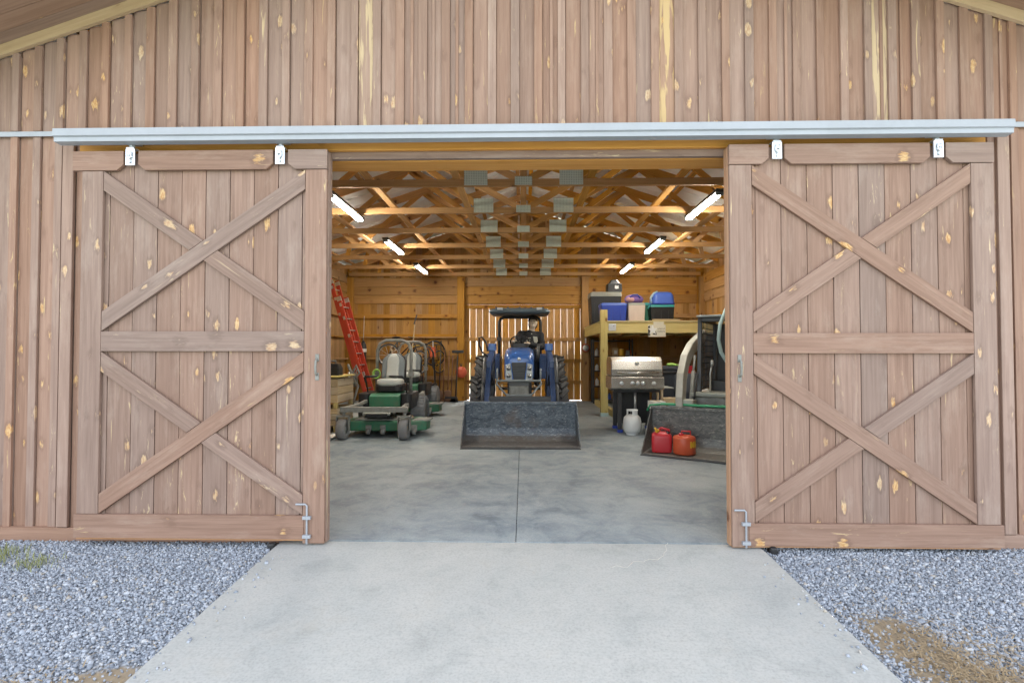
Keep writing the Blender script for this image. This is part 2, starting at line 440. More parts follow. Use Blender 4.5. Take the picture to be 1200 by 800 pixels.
gv = [(x, y, gz(y)) for y in gy for x in gx]
gf = [(j*len(gx)+i, j*len(gx)+i+1, (j+1)*len(gx)+i+1, (j+1)*len(gx)+i) for j in range(len(gy)-1) for i in range(len(gx)-1)]
me = bpy.data.meshes.new("ground"); me.from_pydata(gv, [], gf)
at_ = me.attributes.new("patch", 'FLOAT', 'POINT'); at_.data.foreach_set("value", [patchv(v[0], v[1]) for v in gv])
at_ = me.attributes.new("far", 'FLOAT', 'POINT'); at_.data.foreach_set("value", [min(1, max(0, (max(abs(v[0])-7, -4-v[1], v[1]-20))/4)) for v in gv])
me.materials.append(M['ground']); me.update()
g = bpy.data.objects.new("ground", me); COL.objects.link(g); tag(g, kind='structure')

dl, dr = -1.87, 1.77
mb = MB()
ys = [3.955]+grid_vals(3.8, -6, 14); top = []
for y in ys: top.append((y, -(3.88-y)*.06 if y < 3.88 else -.002))
for k in range(len(top)-1):
    (y0, z0), (y1, z1) = top[k], top[k+1]
# driveway slab as one prism along x with profile in y,z
prof = [(y, z) for y, z in top]+[(y, z-.16) for y, z in reversed(top)]
mb.prism(prof, 0, dl, dr)
drv = mb.build("driveway", 'drive', bevel=.008); tag(drv, kind='structure')
mb = MB(); prof = [(4.03, .0025), (14.5, fz(14.5)), (14.5, -.2), (4.03, -.2)]; thr = [(3.958, .002), (4.0295, .0024), (4.0295, -.2), (3.958, -.2)]
XJ = X_(607, 5.5)
mb.prism(thr, 0, dl, XJ-.003); mb.prism(thr, 0, XJ+.003, dr); mb.prism(prof, 0, -5.0, XJ-.003); mb.prism(prof, 0, XJ+.003, 5.05)
flr = mb.build("floor", 'floor'); tag(flr, kind='structure')

# crushed stone
def stones():
    rs = np.random.RandomState(3)
    cub = np.array([(x, y, z) for x in (-1, 1) for y in (-1, 1) for z in (-1, 1)])*.62
    tri = np.array([(0, 1, 3), (0, 3, 2), (4, 6, 7), (4, 7, 5), (0, 4, 5), (0, 5, 1), (2, 3, 7), (2, 7, 6), (0, 2, 6), (0, 6, 4), (1, 5, 7), (1, 7, 3)])
    N = 210000
    sx = rs.choice([-1, 1], N); u = rs.rand(N); y = 1.0+2.97*rs.rand(N)
    x = np.where(sx > 0, dr+.01+u*4.6, dl-.01-u*4.6)
    pv = np.array([patchv(a, b) for a, b in zip(x, y)])
    keep = rs.rand(N) > np.clip((pv-.25)*2.0, 0, .85)
    x, y = x[keep], y[keep]; n0 = len(x); ns = 150
    z = np.array([gz(b) for b in y])+rs.rand(n0)*.012
    ys_ = 1.1+2.6*rs.rand(ns); e = np.abs(rs.normal(0, .10, ns))+.015
    xs_ = np.where(rs.rand(ns) < .5, dl+e, dr-e)
    x = np.concatenate([x, xs_]); y = np.concatenate([y, ys_]); z = np.concatenate([z, -(3.88-ys_)*.06+.003]); n = len(x)
    sc = np.exp(rs.normal(0, .32, (n, 1)))*.0068*np.array([[1, 1, 1]])*(.65+.7*rs.rand(n, 3))
    # random rotations
    q = rs.normal(size=(n, 4)); q /= np.linalg.norm(q, axis=1)[:, None]
    w, a, b, c = q.T
    Rm = np.stack([np.stack([1-2*(b*b+c*c), 2*(a*b-c*w), 2*(a*c+b*w)], 1), np.stack([2*(a*b+c*w), 1-2*(a*a+c*c), 2*(b*c-a*w)], 1), np.stack([2*(a*c-b*w), 2*(b*c+a*w), 1-2*(a*a+b*b)], 1)], 1)
    V = cub[None]*(1+.75*(rs.rand(n, 8, 3)-.5))*sc[:, None, :]
    V = np.einsum('nij,nkj->nki', Rm, V)+np.stack([x, y, z], 1)[:, None, :]
    T = (tri[None]+(np.arange(n)*8)[:, None, None]).reshape(-1)
    me = bpy.data.meshes.new("gravel"); me.vertices.add(n*8); me.vertices.foreach_set("co", V.reshape(-1).astype(np.float32))
    nt = n*12; me.loops.add(nt*3); me.loops.foreach_set("vertex_index", T.astype(np.int32))
    me.polygons.add(nt); me.polygons.foreach_set("loop_start", np.arange(0, nt*3, 3, dtype=np.int32))
    at_ = me.attributes.new("bid", 'FLOAT', 'POINT'); at_.data.foreach_set("value", np.repeat(rs.rand(n), 8).astype(np.float32))
    me.materials.append(M['stone']); me.update(calc_edges=True)
    o = bpy.data.objects.new("gravel", me); COL.objects.link(o)
    tag(o, "loose blue grey crushed stone either side of the drive", "gravel", kind='stuff')
stones()
def blades(name, mat, spots, n, h, spread, flat, label, cat):
    mb = MB()
    for cx, cy, rx, ry in spots:
        for k in range(n):
            x, y = cx+random.gauss(0, rx), cy+random.gauss(0, ry)
            if dl-.01 < x < dr+.01 or y > 3.93: continue
            a = rnd(0, 6.28); L = h*rnd(.5, 1.3); w = rnd(.0015, .003)
            z = gz(y)+.012
            if flat: d = Vector((math.cos(a)*L, math.sin(a)*L, rnd(-.1, .25)*L))
            else: d = Vector((math.cos(a)*L*.5, math.sin(a)*L*.5, L))
            p = Vector((x, y, z)); sd = Vector((-math.sin(a), math.cos(a), 0))*w; up = Vector((0, 0, rnd(0, .012)))
            m = p+d*.55+Vector((0, 0, .1*L))
            mb.add([p-sd+up, p+sd+up, m+sd*.8+up, m-sd*.8+up, p+d+up], [(0, 1, 2, 3), (3, 2, 4)])
    o = mb.build(name, mat); tag(o, label, cat, kind='stuff')
blades("grass", 'grass', [(-3.85, 3.72, .10, .07), (-3.42, 3.55, .06, .05), (-3.75, 3.60, .18, .05), (-4.2, 3.75, .15, .06), (2.9, 2.3, .05, .05)], 110, .05, .1, False, "sparse green weeds growing at the foot of the left wall", "grass")
blades("straw", 'straw', [(-2.1, 2.2, .30, .14), (2.08, 2.72, .12, .2), (2.2, 2.45, .16, .14), (2.7, 2.25, .25, .12), (-2.5, 2.2, .22, .12), (2.4, 2.6, .25, .2)], 750, .05, .1, True, "dry straw and sand patches in the gravel beside the drive", "straw")

# ------------------------------------------------------------------ BARN
BO = (0.0, 9.2, 0.0)
barn = thing("barn", "brown stained board and batten barn with two sliding doors open", "barn", BO)
def bb(mb, name, mat, parent=None, bevel=0): return mb.build(name, mat, parent or barn, bevel, BO if True else 0)
# roof line at the front wall: underside of the soffit trim
def zr(x): return Z_(60, YW, 0)+.333*(4.07-abs(x-.07))
XL, XR = -5.02, 5.07
OPL, OPR, OPZ = -1.78, 1.80, Z_(186, YW)        # rough opening in the front wall
ZS = Z_(154.5, YW, 300)                            # flashing line splitting upper and lower siding
# front wall siding: boards and battens
mb = MB(); x = XL; P = .1835; i = 0
while x < XR:
    x1 = min(x+P, XR); c = (x+x1)/2
    hi = not (OPL-.02 < c < OPR+.02)
    zt = min(zr(x), zr(x1))+.04
    jit = rnd(-.003, .003)
    sp_ = any(abs(c+.03-X_(q, YW)) < P*.5 for q in (440, 790, 1032)); mb.box(x+.0335, x1+.0285, YW+jit, YW+.020+jit, ZS+.012, zt, 2, 1 if sp_ else 0); mb.box(x, x1, YW+.0245, YW+.03, ZS+.012, zt, 2)
    if hi: mb.box(x+.0335, x1+.0285, YW+jit, YW+.020+jit, .03, ZS-.02, 2); mb.box(x, x1, YW+.0245, YW+.03, .03, ZS-.02, 2)
    bw = rnd(.056, .07)
    zt2 = min(zr(x1-bw/2), zr(x1+bw/2))+.02
    if x1 < XR-.05:
        # right of the middle the upper boards are narrower and less regular
        mb.box(x1-bw/2, x1+bw/2, YW-.022+jit, YW-.0015+jit, ZS+.014, zt2-.01, 2)
        if x1 > -1.0 and random.random() < .22:
            o_ = rnd(.075, .11)
            mb.box(x1+o_-.012, x1+o_+.012, YW-.012, YW-.001, ZS+.014, zt2-.02, 2)
        if not (OPL-.05 < x1 < OPR+.05): mb.box(x1-bw/2, x1+bw/2, YW-.022+jit, YW-.0015+jit, .05, ZS-.022, 2)
    x = x1
bb(mb, "front_wall", ['stain', 'stain_bare'], bevel=.003)
# interior framing behind the front wall + header
mb = MB(); mb.box(OPL-.3, OPR+.3, YW+.033, YW+.25, OPZ-.004, OPZ+.29, 0); bb(mb, "header_beam", 'amber', bevel=.004)
mb = MB(); mb.box(OPL-.2, OPR+.2, YW-.02, YW+.02, OPZ, Z_(174.5, YW-.06)+.03, 0); bb(mb, "header_trim", 'stain2', bevel=.003)
for a, b in ((OPL-.16, OPL), (OPR, OPR+.16)):
    mb = MB(); mb.box(a, b, YW+.033, YW+.19, fz(4.1), OPZ-.006, 2); bb(mb, "door_post", 'pine', bevel=.004)
# skirt board
for a, b in ((XL, dl-.01), (dr+.01, XR)):
    mb = MB(); z1 = .075; mb.box(a, b, YW-.045, YW-.002, gz(3.9)-.06, z1, 0); bb(mb, "skirt_board", 'skirt', bevel=.004)
# flashing, ledger, track cover
tx0, tz0 = at(65, 150.5, 3.80); tx1, tz1 = at(1186, 141, 3.80); tzb = at(600, 166.5, 3.79)[1]
TZT = (tz0+tz1)/2
mb = MB(); mb.box(XL, XR, YW-.035, YW+.01, ZS-.018, ZS+.004); mb.box(XL, XR, YW-.035, YW-.031, ZS-.035, ZS-.018)
bb(mb, "wall_flashing", 'galv')
mb = MB(); mb.box(tx0+.05, tx1-.05, YW-.06, YW-.023, Z_(174.5, YW-.06), TZT-.02, 0)
bb(mb, "track_ledger", 'amber', bevel=.003)
mb = MB(); y0, y1 = 3.775, YW-.03
mb.prism([(y1, TZT), (y0, TZT-.006), (y0-.004, TZT-.062), (y0+.012, TZT-.07), (y0+.012, TZT-.102), (y0+.075, TZT-.108), (y0+.075, TZT-.104), (y0+.016, TZT-.098), (y0+.016, TZT-.066), (y0+.004, TZT-.058), (y0+.004, TZT-.010), (y1, TZT-.004)], 0, tx0, tx1)
bb(mb, "track_cover", 'galv')
# vertical trim strips beside the closed-back edges of the doors
for px in (78, 1178):
    xx = X_(px, YW-.03); mb = MB(); mb.box(xx-.045, xx+.045, YW-.05, YW-.0235, .08, ZS-.06, 2); bb(mb, "edge_trim", 'stain', bevel=.004)

# sliding doors ---------------------------------------------------------
def door(xo, xi, side, hang, htop, rail_top, rail_bot, mid, bot, zb, sidex):
    """xo outer edge, xi inner edge (m); side -1 left / +1 right"""
    a, b = min(xo, xi), max(xo, xi)
    d = MB(); n = 9; yP = YD+.03; st = .165
    ia, ib = a+st*.9, b-st*.9
    for k in range(n+1):
        u0, u1 = a+.01+(b-a-.02)*k/(n+1), a+.01+(b-a-.02)*(k+1)/(n+1)
        j = rnd(-.002, .002)
        d.box(u0+.0025, u1-.0025, yP+j, yP+.024+j, bot[0]+.02, rail_top-.01, 2)
    root = bb(d, "sliding_door", 'stain2', bevel=.0025)
    for u0, u1, zz in ((a, a+st, zb if side > 0 else bot[1]+.002), (b-st, b, bot[1]+.002 if side > 0 else zb)):
        fr = MB(); fr.box(u0, u1, YD, yP-.003, zz, rail_bot-.004, 2); bb(fr, "stile", 'stain2', root, .004)
    # inner edge: raw board closing the door thickness
    e = MB(); e.box(xi-.012 if side < 0 else xi-.008, xi+.008 if side < 0 else xi+.012, yP-.002, yP+.062, zb-.002, rail_top-.01, 2)
    bb(e, "edge_board", 'edge' if side > 0 else 'stain2', root, .003)
    # top rail in pieces, notched round the hangers
    tr = MB(); ch = .075; xs = sorted(hang)
    gap = .058
    segs = [(a-(.075 if side < 0 else .002), xs[0]-gap, 0, 1), (xs[0]+gap, xs[1]-gap, 1, 1), (xs[1]+gap, b+.002, 1, 0)]
    for u0, u1, cl, cr in segs:
        z0, z1 = rail_bot, rail_top; pl = []
        pl += [(u0+ch*.7, z0), (u0, z0+ch*.6)][::1] if cl else [(u0, z0)]
        pl += [(u0, z1), (u1, z1)]
        pl += [(u1, z0+ch*.6), (u1-ch*.7, z0)] if cr else [(u1, z0)]
        tr.prism(pl, 1, YD-.004, yP-.004, 0)
    bb(tr, "top_rail", 'stain2', root, .003)
    mr = MB(); mr.box(a+st+.002, b-st-.002, YD+.001, yP-.003, mid[0], mid[1], 0); bb(mr, "middle_rail", 'stain2', root, .003)
    br = MB()
    if side < 0: br.box(a-.015, b-.155, YD-.006, yP-.004, bot[0], bot[1], 0)
    else: br.box(a+.12, b+.02, YD-.006, yP-.004, bot[0], bot[1], 0)
    bb(br, "bottom_rail", 'stain2', root, .003)
    drip = MB(); drip.box(a, b, YD+.004, yP+.05, bot[0]-.012, bot[0]-.002, 0); bb(drip, "bottom_edge", 'edge', root)
    # crossed braces, clipped inside the frame
    w = .118
    for z0, z1 in ((bot[1]+.003, mid[0]-.003), (mid[1]+.003, rail_bot-.004)):
        X0, X1 = a+st+.004, b-st-.004
        for flip in (0, 1):
            p0, p1 = (X0, z0), (X1, z1)
            if flip: p0, p1 = (X0, z1), (X1, z0)
            dx, dz = p1[0]-p0[0], p1[1]-p0[1]; L = math.hypot(dx, dz); ux, uz = dx/L, dz/L
            hw = w/2; vo = hw/abs(ux)          # vertical half extent
            sgn = 1 if dz > 0 else -1
            # clip: stays within z0..z1
            # parallelogram with vertical ends, shifted inwards so that it ends in the corners
            m = sgn*2*vo; sl = (dz-m)/dx
            q = [(X0, p0[1]), (X1, p1[1]-m), (X1, p1[1]), (X0, p0[1]+m)]
            top_is = flip if side < 0 else (1-flip)
            bm_ = MB(); cx, cz = (X0+X1)/2, (z0+z1)/2
            ang = math.atan2(sl*dx, dx)
            def seg(qq):
                # grain follows the brace
                nq = len(qq); vs = [(p[0], YD+.002, p[1]) for p in qq]+[(p[0], yP-.003, p[1]) for p in qq]
                fs = [tuple(range(nq)), tuple(range(2*nq-1, nq-1, -1))]+[(i, i+nq, (i+1) % nq+nq, (i+1) % nq) for i in range(nq)]
                o = (rnd(0, 60), rnd(0, 9), rnd(0, 9)); ca, sa = math.cos(ang), math.sin(ang)
                gc = [((v[0]-cx)*ca+(v[2]-cz)*sa+o[0], -(v[0]-cx)*sa+(v[2]-cz)*ca+o[1], v[1]+o[2]) for v in vs]
                bm_.add(vs, fs, gc)
            if flip == (1 if side > 0 else 0):      # continuous one
                seg(q)
            else:                        # broken by the other where they cross
                # other brace edges
                if side > 0: oth = [(X0, z1), (X1, z0+2*vo), (X1, z0), (X0, z1-2*vo)]
                else: oth = [(X0, z0+2*vo), (X1, z1), (X1, z1-2*vo), (X0, z0)]
                def ln(pA, pB): k = (pB[1]-pA[1])/(pB[0]-pA[0]); return k, pA[1]-k*pA[0]
                def cross(l1, l2): xx = (l2[1]-l1[1])/(l1[0]-l2[0]); return (xx, l1[0]*xx+l1[1])
                lo_, hi_ = ln(q[0], q[1]), ln(q[3], q[2])
                oh, ol = ln(oth[0], oth[1]), ln(oth[3], oth[2])
                g_ = .003
                ol = (ol[0], ol[1]-g_); oh = (oh[0], oh[1]+g_)
                if side > 0:
                    seg([q[0], cross(lo_, ol), cross(hi_, ol), q[3]])
                    seg([cross(lo_, oh), q[1], q[2], cross(hi_, oh)])
                else:
                    seg([q[0], cross(lo_, oh), cross(hi_, oh), q[3]])
                    seg([cross(lo_, ol), q[1], q[2], cross(hi_, ol)])
            bb(bm_, "cross_brace", 'stain2', root, .003)
    # hangers
    for hx in xs:
        h = MB(); zt = rail_top
        h.box(hx-.036, hx+.036, YD-.012, YD+.0, zt-.115, zt+.012)
        h.box(hx-.03, hx+.03, YD-.014, YD+.05, zt+.012, zt+.024)
        h.lathe([(.011, zt+.02), (.011, zt+.075)], (hx, YD+.012, 0), 2, 10)
        h.lathe([(.022, zt+.03), (.022, zt+.045)], (hx, YD+.012, 0), 2, 6, smooth=False)
        h.box(hx-.05, hx+.05, YD-.03, YD+.055, zt+.055, zt+.066)
        for bz in (-.03, -.06, -.09): h.lathe([(.011, -.02), (.011, -.010)], (hx, YD-.006, zt+bz), 1, 8)
        h.tube([(hx-.012, YD-.02, zt-.01), (hx-.014, YD-.024, zt-.05), (hx, YD-.024, zt-.075), (hx+.014, YD-.024, zt-.05), (hx+.012, YD-.02, zt-.01)], .006, 6)
        bb(h, "hanger", 'zinc', root, .0015)
    # pull handle
    hx = xi-.062*(-1 if side > 0 else 1); z0, z1 = sidex['handle']
    h = MB(); h.tube([(hx, YD-.002, z0+.01), (hx, YD-.03, z0+.025), (hx, YD-.038, (z0+z1)/2), (hx, YD-.03, z1-.025), (hx, YD-.002, z1-.01)], .009, 8)
    for zz in (z0, z1): h.box(hx-.014, hx+.014, YD-.006, YD+.0, zz-.028, zz+.028)
    bb(h, "handle", 'dust', root, .0015)
    # cane bolt
    hx, hz, sg = sidex['bolt']; h = MB()
    h.tube([(hx+sg*.085, YD-.014, hz), (hx+sg*.012, YD-.014, hz), (hx, YD-.014, hz-.012), (hx, YD-.014, .012)], .0075, 8)
    for zz in (hz-.10, hz-.24): h.box(hx-.03, hx+.03, YD-.026, YD-.002, zz-.012, zz+.012)
    bb(h, "cane_bolt", 'galv', root, .001)
    return root
Lo, Li = X_(92.5, YD), at(381.5, 400, YD)[0]
Ro, Ri = X_(1169, YD), at(856.5, 400, YD)[0]
zt = lambda px, py: at(px, py, YD)[1]
door(Lo, Li, -1, [X_(150, YD), X_(326.5, YD)], None, zt(240, 176.2), zt(240, 199), (zt(240, 411.5), zt(240, 388)), (zt(230, 630.5), zt(230, 603)), .012,
     {'handle': (zt(367, 441), zt(367, 419)), 'bolt': (X_(362, YD), zt(362, 590), -1)})
door(Ro, Ri, 1, [X_(912.5, YD), X_(1103, YD)], None, zt(1010, 168), zt(1010, 191.5), (zt(1010, 414), zt(1010, 390)), (zt(1020, 640.5), zt(1020, 614)), .012,
     {'handle': (zt(868, 443), zt(868, 420)), 'bolt': (X_(871.5, YD), zt(871, 597), -1)})
# floor guides
for px in (321, 903):
    xx = X_(px, YD); m = MB(); m.box(xx-.03, xx+.03, YD-.02, YD+.10, .0-.06, -.02); m.lathe([(.022, -.045), (.026, -.04), (.026, .012), (.02, .018)], (xx, YD-.012, 0), 2, 12)
    bb(m, "floor_guide", 'black', bevel=.002)

# rake trim + soffit
mb = MB()
for sgn in (-1, 1):
    t = MB(); pts = []
    xe = sgn*5.5+.02
    t.beam((xe, YW-.035, zr(xe)+.045), (.02, YW-.035, zr(.02)+.045), .035, .085, (0, 0, 1)); bb(t, "rake_trim", 'tan', bevel=.003)
    sf = MB(); nb = 6; w_ = .83/nb
    for k in range(nb):
        y0 = 3.18+k*w_
        p0, p1 = Vector((xe, y0+w_/2, zr(xe)+.10)), Vector((.02, y0+w_/2, zr(.02)+.10))
        sf.beam(p0, p1, w_-.004, .02, (0, 0, 1))
    bb(sf, "soffit", 'soffit')
    fa = MB(); fa.beam((xe, 3.165, zr(xe)+.16), (.02, 3.165, zr(.02)+.16), .03, .22, (0, 0, 1)); bb(fa, "fascia", 'stain')
# roof: outer metal and white inner face
YB = 14.42
def ro(x): return 5.58-.333*abs(x-.02)
rf = MB()
for sgn in (-1, 1):
    xe = .02+sgn*5.6
    n = 26
    for k in range(n):      # ribbed sheets
        y0, y1 = 3.15+(YB+.45-3.15)*k/n, 3.15+(YB+.45-3.15)*(k+1)/n
        rf.beam((xe, (y0+y1)/2, ro(xe)+.02), (.02, (y0+y1)/2, ro(.02)+.02), (y1-y0), .012, (0, 0, 1))
        rf.beam((xe, y0, ro(xe)+.008), (.02, y0, ro(.02)+.008), .03, .012, (0, 0, 1))
bb(rf, "roof", 'roof')
pu = MB()
for sgn in (-1, 1):
    for k in range(6):
        x = .02+sgn*(.15+k*.93); s_ = -.333*sgn
        pu.beam((x, 4.1, ro(x)-.045), (x, YB-.03, ro(x)-.045), .085, .038, (s_*-1*0-.0, 0, 1))
bb(pu, "purlin", 'truss')
# trusses ---------------------------------------------------------------
CZ = Z_(218.5, 6.54)         # underside of the bottom chords
CH = .092
def truss():
    t = MB(); tw = .042
    def mem(a, b, h): t.beam((a[0], 0, a[1]), (b[0], 0, b[1]), tw, h, (0, 0, 1))
    XE = 4.88
    t.box(-XE, XE, -tw/2, tw/2, CZ, CZ+CH, 0)
    for s_ in (-1, 1):
        e = (s_*XE, ro(XE)-.16); r_ = (0, ro(0)-.16)
        mem(e, r_, .14)
        yy = .022*s_
        for (xa, xb, off) in ((0.0, 2.0, 1), (2.05, .62, 1), (2.1, 3.35, 1), (3.4, 3.9, 1), (4.05, 3.95, 1)):
            za, zb_ = CZ+CH*.6, ro(xb)-.2
            if xa == 2.05: za, zb_ = ro(2.05)-.2, CZ+CH*.7
            if xa == 2.1: za, zb_ = ro(2.1)-.2, CZ+CH*.7
            t.beam((s_*xa, yy*.1, za), (s_*xb, yy*.1, zb_), .09, .036, (0, 1, 0))
    t.beam((0, .0, CZ+CH+.002), (0, .0, ro(0)-.22), .09, .036, (0, 1, 0))
    return t.build("truss", 'truss', barn)
plate_defs = [(-.61, .30, .215, .005), (.61, .30, .215, .005), (0, .22, .11, .005)]
tr0 = truss(); tys = [6.54+1.275*k for k in range(-1, 7)]
for (px, w, h, dz) in plate_defs:
    p = MB(); p.box(px-w/2, px+w/2, -.046, -.0425, CZ+dz, CZ+dz+h); 
    nx, nz = int(w/.02), int(h/.025)
    for i in range(nx):
        for j in range(nz): p.box(px-w/2+.006+i*.02, px-w/2+.016+i*.02, -.0485, -.046, CZ+dz+.006+j*.025, CZ+dz+.017+j*.025)
    p.build("gusset_plate", 'plate', tr0)
for k, y in enumerate(tys):
    o = tr0 if k == 0 else copy_tree(tr0, barn)
    o.location = (0, y-BO[1], 0)
mb = MB()
for x in (-3.1, -2.0, -.86, .86, 2.0, 3.1):
    mb.beam((x, 4.3, CZ+CH+.022), (x, YB-.1, CZ+CH+.022), .09, .038)
bb(mb, "truss_brace", 'truss')
# back wall --------------------------------------------------------------
YI = YB
mb = MB(); x = -.1835*28+.06
DXL, DXR = X_(545, YI), X_(683, YI)
while x < 5.02:
    x1 = x+.1835; c = (x+x1)/2
    zt_ = ro(c)-.02; z0 = 2.80 if DXL < c < DXR else fz(YI)
    mb.box(x+.0003, x1-.0003, YI+.002, YI+.026, z0, zt_, 2); x = x1
bb(mb, "back_wall", 'pine')
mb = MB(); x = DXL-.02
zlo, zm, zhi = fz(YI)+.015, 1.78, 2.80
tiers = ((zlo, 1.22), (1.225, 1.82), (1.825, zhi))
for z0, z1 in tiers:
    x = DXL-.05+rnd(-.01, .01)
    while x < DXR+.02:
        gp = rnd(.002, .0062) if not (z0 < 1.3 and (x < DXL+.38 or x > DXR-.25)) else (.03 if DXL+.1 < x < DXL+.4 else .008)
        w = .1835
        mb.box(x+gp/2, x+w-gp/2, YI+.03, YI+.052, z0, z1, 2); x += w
dd = bb(mb, "rear_door", 'truss')  # lighter lumber colour stands in for sunlight bouncing on these boards
mb = MB()
for z in (.62, 1.22, 1.82, 2.74): mb.box(DXL-.05, DXR+.05, YI-.012, YI+.026, z-.05, z+.05, 0)
bb(mb, "ledger", 'pine', dd, .003)
for (a, b) in ((-4.85, X_(536, YI)), (X_(690, YI), 4.85)):
    mb = MB()
    for zz in (2.44, 1.88, 1.28, .70, .12): mb.box(a, b, YI-.09, YI-.001, zz-.02, zz+.02, 0)
    for zz in (2.44, 1.88, 1.28, .70): mb.box(a, b, YI-.038, YI-.001, zz+.022, zz+.09, 0)
    bb(mb, "wall_girt", 'pine', None, .003)
mb = MB()
for (a, b) in ((-4.85, X_(536, YI)), (X_(545, YI), X_(681, YI)), (X_(690, YI), 4.85)):
    z = 2.83
    for k in range(3): mb.box(a, b, YI-.04, YI-.002, z, z+.236, 0); z += .243
bb(mb, "header_plank", 'pine', None, .004)
for px, w in ((540.5, .2), (685.5, .19), (411, .18), (823, .18)):
    xx = X_(px, YI); mb = MB(); mb.box(xx-w/2, xx+w/2, YI-.16, YI-.0, fz(YI), CZ-.01, 2); bb(mb, "wall_post", 'pine', None, .005)
# side walls
for sgn, x0 in ((-1, -5.0), (1, 5.03)):
    mb = MB(); y = 4.05
    while y < YB:
        mb.box(min(x0, x0+sgn*.024), max(x0, x0+sgn*.024), y+.0003, y+.1835-.0003, -.03, ro(5.0)-.03, 2); y += .1835
    bb(mb, "side_wall", 'pine')
    mb = MB()
    for zz in (2.44, 1.88, 1.28, .70, .12): mb.box(min(x0, x0-sgn*.09), max(x0, x0-sgn*.09)-.001*0, 4.1, YB-.1, zz-.02, zz+.02, 1)
    for zz in (2.86, 3.13, 3.40): mb.box(min(x0-sgn*.002, x0-sgn*.04), max(x0-sgn*.002, x0-sgn*.04), 4.1, YB-.1, zz, zz+.235, 1)
    bb(mb, "side_girt", 'pine', None, .003)
    for yy in (6.5, 9.0, 11.6):
        mb = MB(); xa = x0-sgn*.09; mb.box(min(xa, xa-sgn*.14), max(xa, xa-sgn*.14), yy-.07, yy+.07, fz(yy), CZ-.02, 2); bb(mb, "side_post", 'treated', None, .004)
    mb = MB(); y = 4.05
    while y < YB: 
        xo = x0+sgn*.026; mb.box(min(xo, xo+sgn*.02), max(xo, xo+sgn*.02), y-.03, y+.03, -.03, ro(5.0)-.05, 2); y += .1835
    bb(mb, "side_batten", 'stain')

# ------------------------------------------------------------------ strip lights
cl = thing("ceiling_light", "lit twin tube strip light nearest the left door", "ceiling light", (-2.55, 7.28, CZ-.01), group="fluorescent strip lights under the trusses")
mb = MB(); mb.box(-.055, .055, -.66, .66, -.042, .0); mb.build("housing", 'steel_dk', cl, .004)
for sx in (-.027, .027):
    mb = MB(); mb.tube([(sx, -.60, -.063), (sx, .60, -.063)], .0125, 10); mb.build("lamp_tube", 'tube', cl)
for sy in (-.625, .625):
    mb = MB(); mb.box(-.05, .05, sy-.02, sy+.02, -.082, -.044); mb.build("lamp_holder", 'seat_gr', cl, .003)
for (x, y, lb) in ((2.55, 7.3, "lit twin tube strip light nearest the right door"), (-2.55, 10.0, "middle strip light of the left row under the trusses"),
                   (2.55, 10.0, "middle strip light of the right row under the trusses"), (-2.55, 12.65, "farthest strip light of the left row, near the back wall"),
                   (2.55, 12.65, "farthest strip light of the right row, above the storage totes")):
    copy_tree(cl, None, (x, y, CZ-.01), None, lb)

# ------------------------------------------------------------------ wheel helper
def wheel(parent, c, Rr, w, rimr, rubber='rubber', rimmat='white', lugs=0, name="wheel", tread=0):
    t = MB(); h = w/2; sh = Rr*.1
    t.lathe([(rimr, -h*.8), (rimr+(Rr-rimr)*.5, -h), (Rr-sh, -h*.93), (Rr-sh*.25, -h*.7), (Rr-(.03 if lugs else 0), 0), (Rr-sh*.25, h*.7), (Rr-sh, h*.93), (rimr+(Rr-rimr)*.5, h), (rimr, h*.8)], c, 0, 32, cap=False)
    for k in range(lugs):
        a = 2*math.pi*k/lugs
        for sg in (-1, 1):
            aa = a+(math.pi/lugs if sg > 0 else 0); da = sg*0
            p = []
            for (xx, ang, rr) in ((sg*h*.02, aa+.20, Rr+.012), (sg*h*.95, aa-.10, Rr-sh*.5+.02)):
                p.append((c[0]+xx, c[1]+rr*math.cos(ang), c[2]+rr*math.sin(ang)))
            mid = Vector((0, math.cos(aa), math.sin(aa)))
            t.beam(p[0], p[1], .045, .05, mid)
    if tread:
        for k in range(tread):
            a = 2*math.pi*k/tread
            t.beam((c[0]-h*.8, c[1]+Rr*math.cos(a), c[2]+Rr*math.sin(a)), (c[0]+h*.8, c[1]+Rr*math.cos(a+.1), c[2]+Rr*math.sin(a+.1)), .02, .015, (0, math.cos(a), math.sin(a)))
    ty = t.build(name, rubber, parent)
    r = MB(); r.lathe([(rimr*1.03, -h*.82), (rimr*.9, -h*.6), (rimr*.55, -h*.35), (rimr*.3, -h*.5), (.02, -h*.5)], c, 0, 24)
    r.lathe([(rimr*1.03, h*.82), (rimr*.9, h*.6), (rimr*.55, h*.35), (rimr*.3, h*.5), (.02, h*.5)], c, 0, 24)
    r.build("rim", rimmat, ty)
    return ty
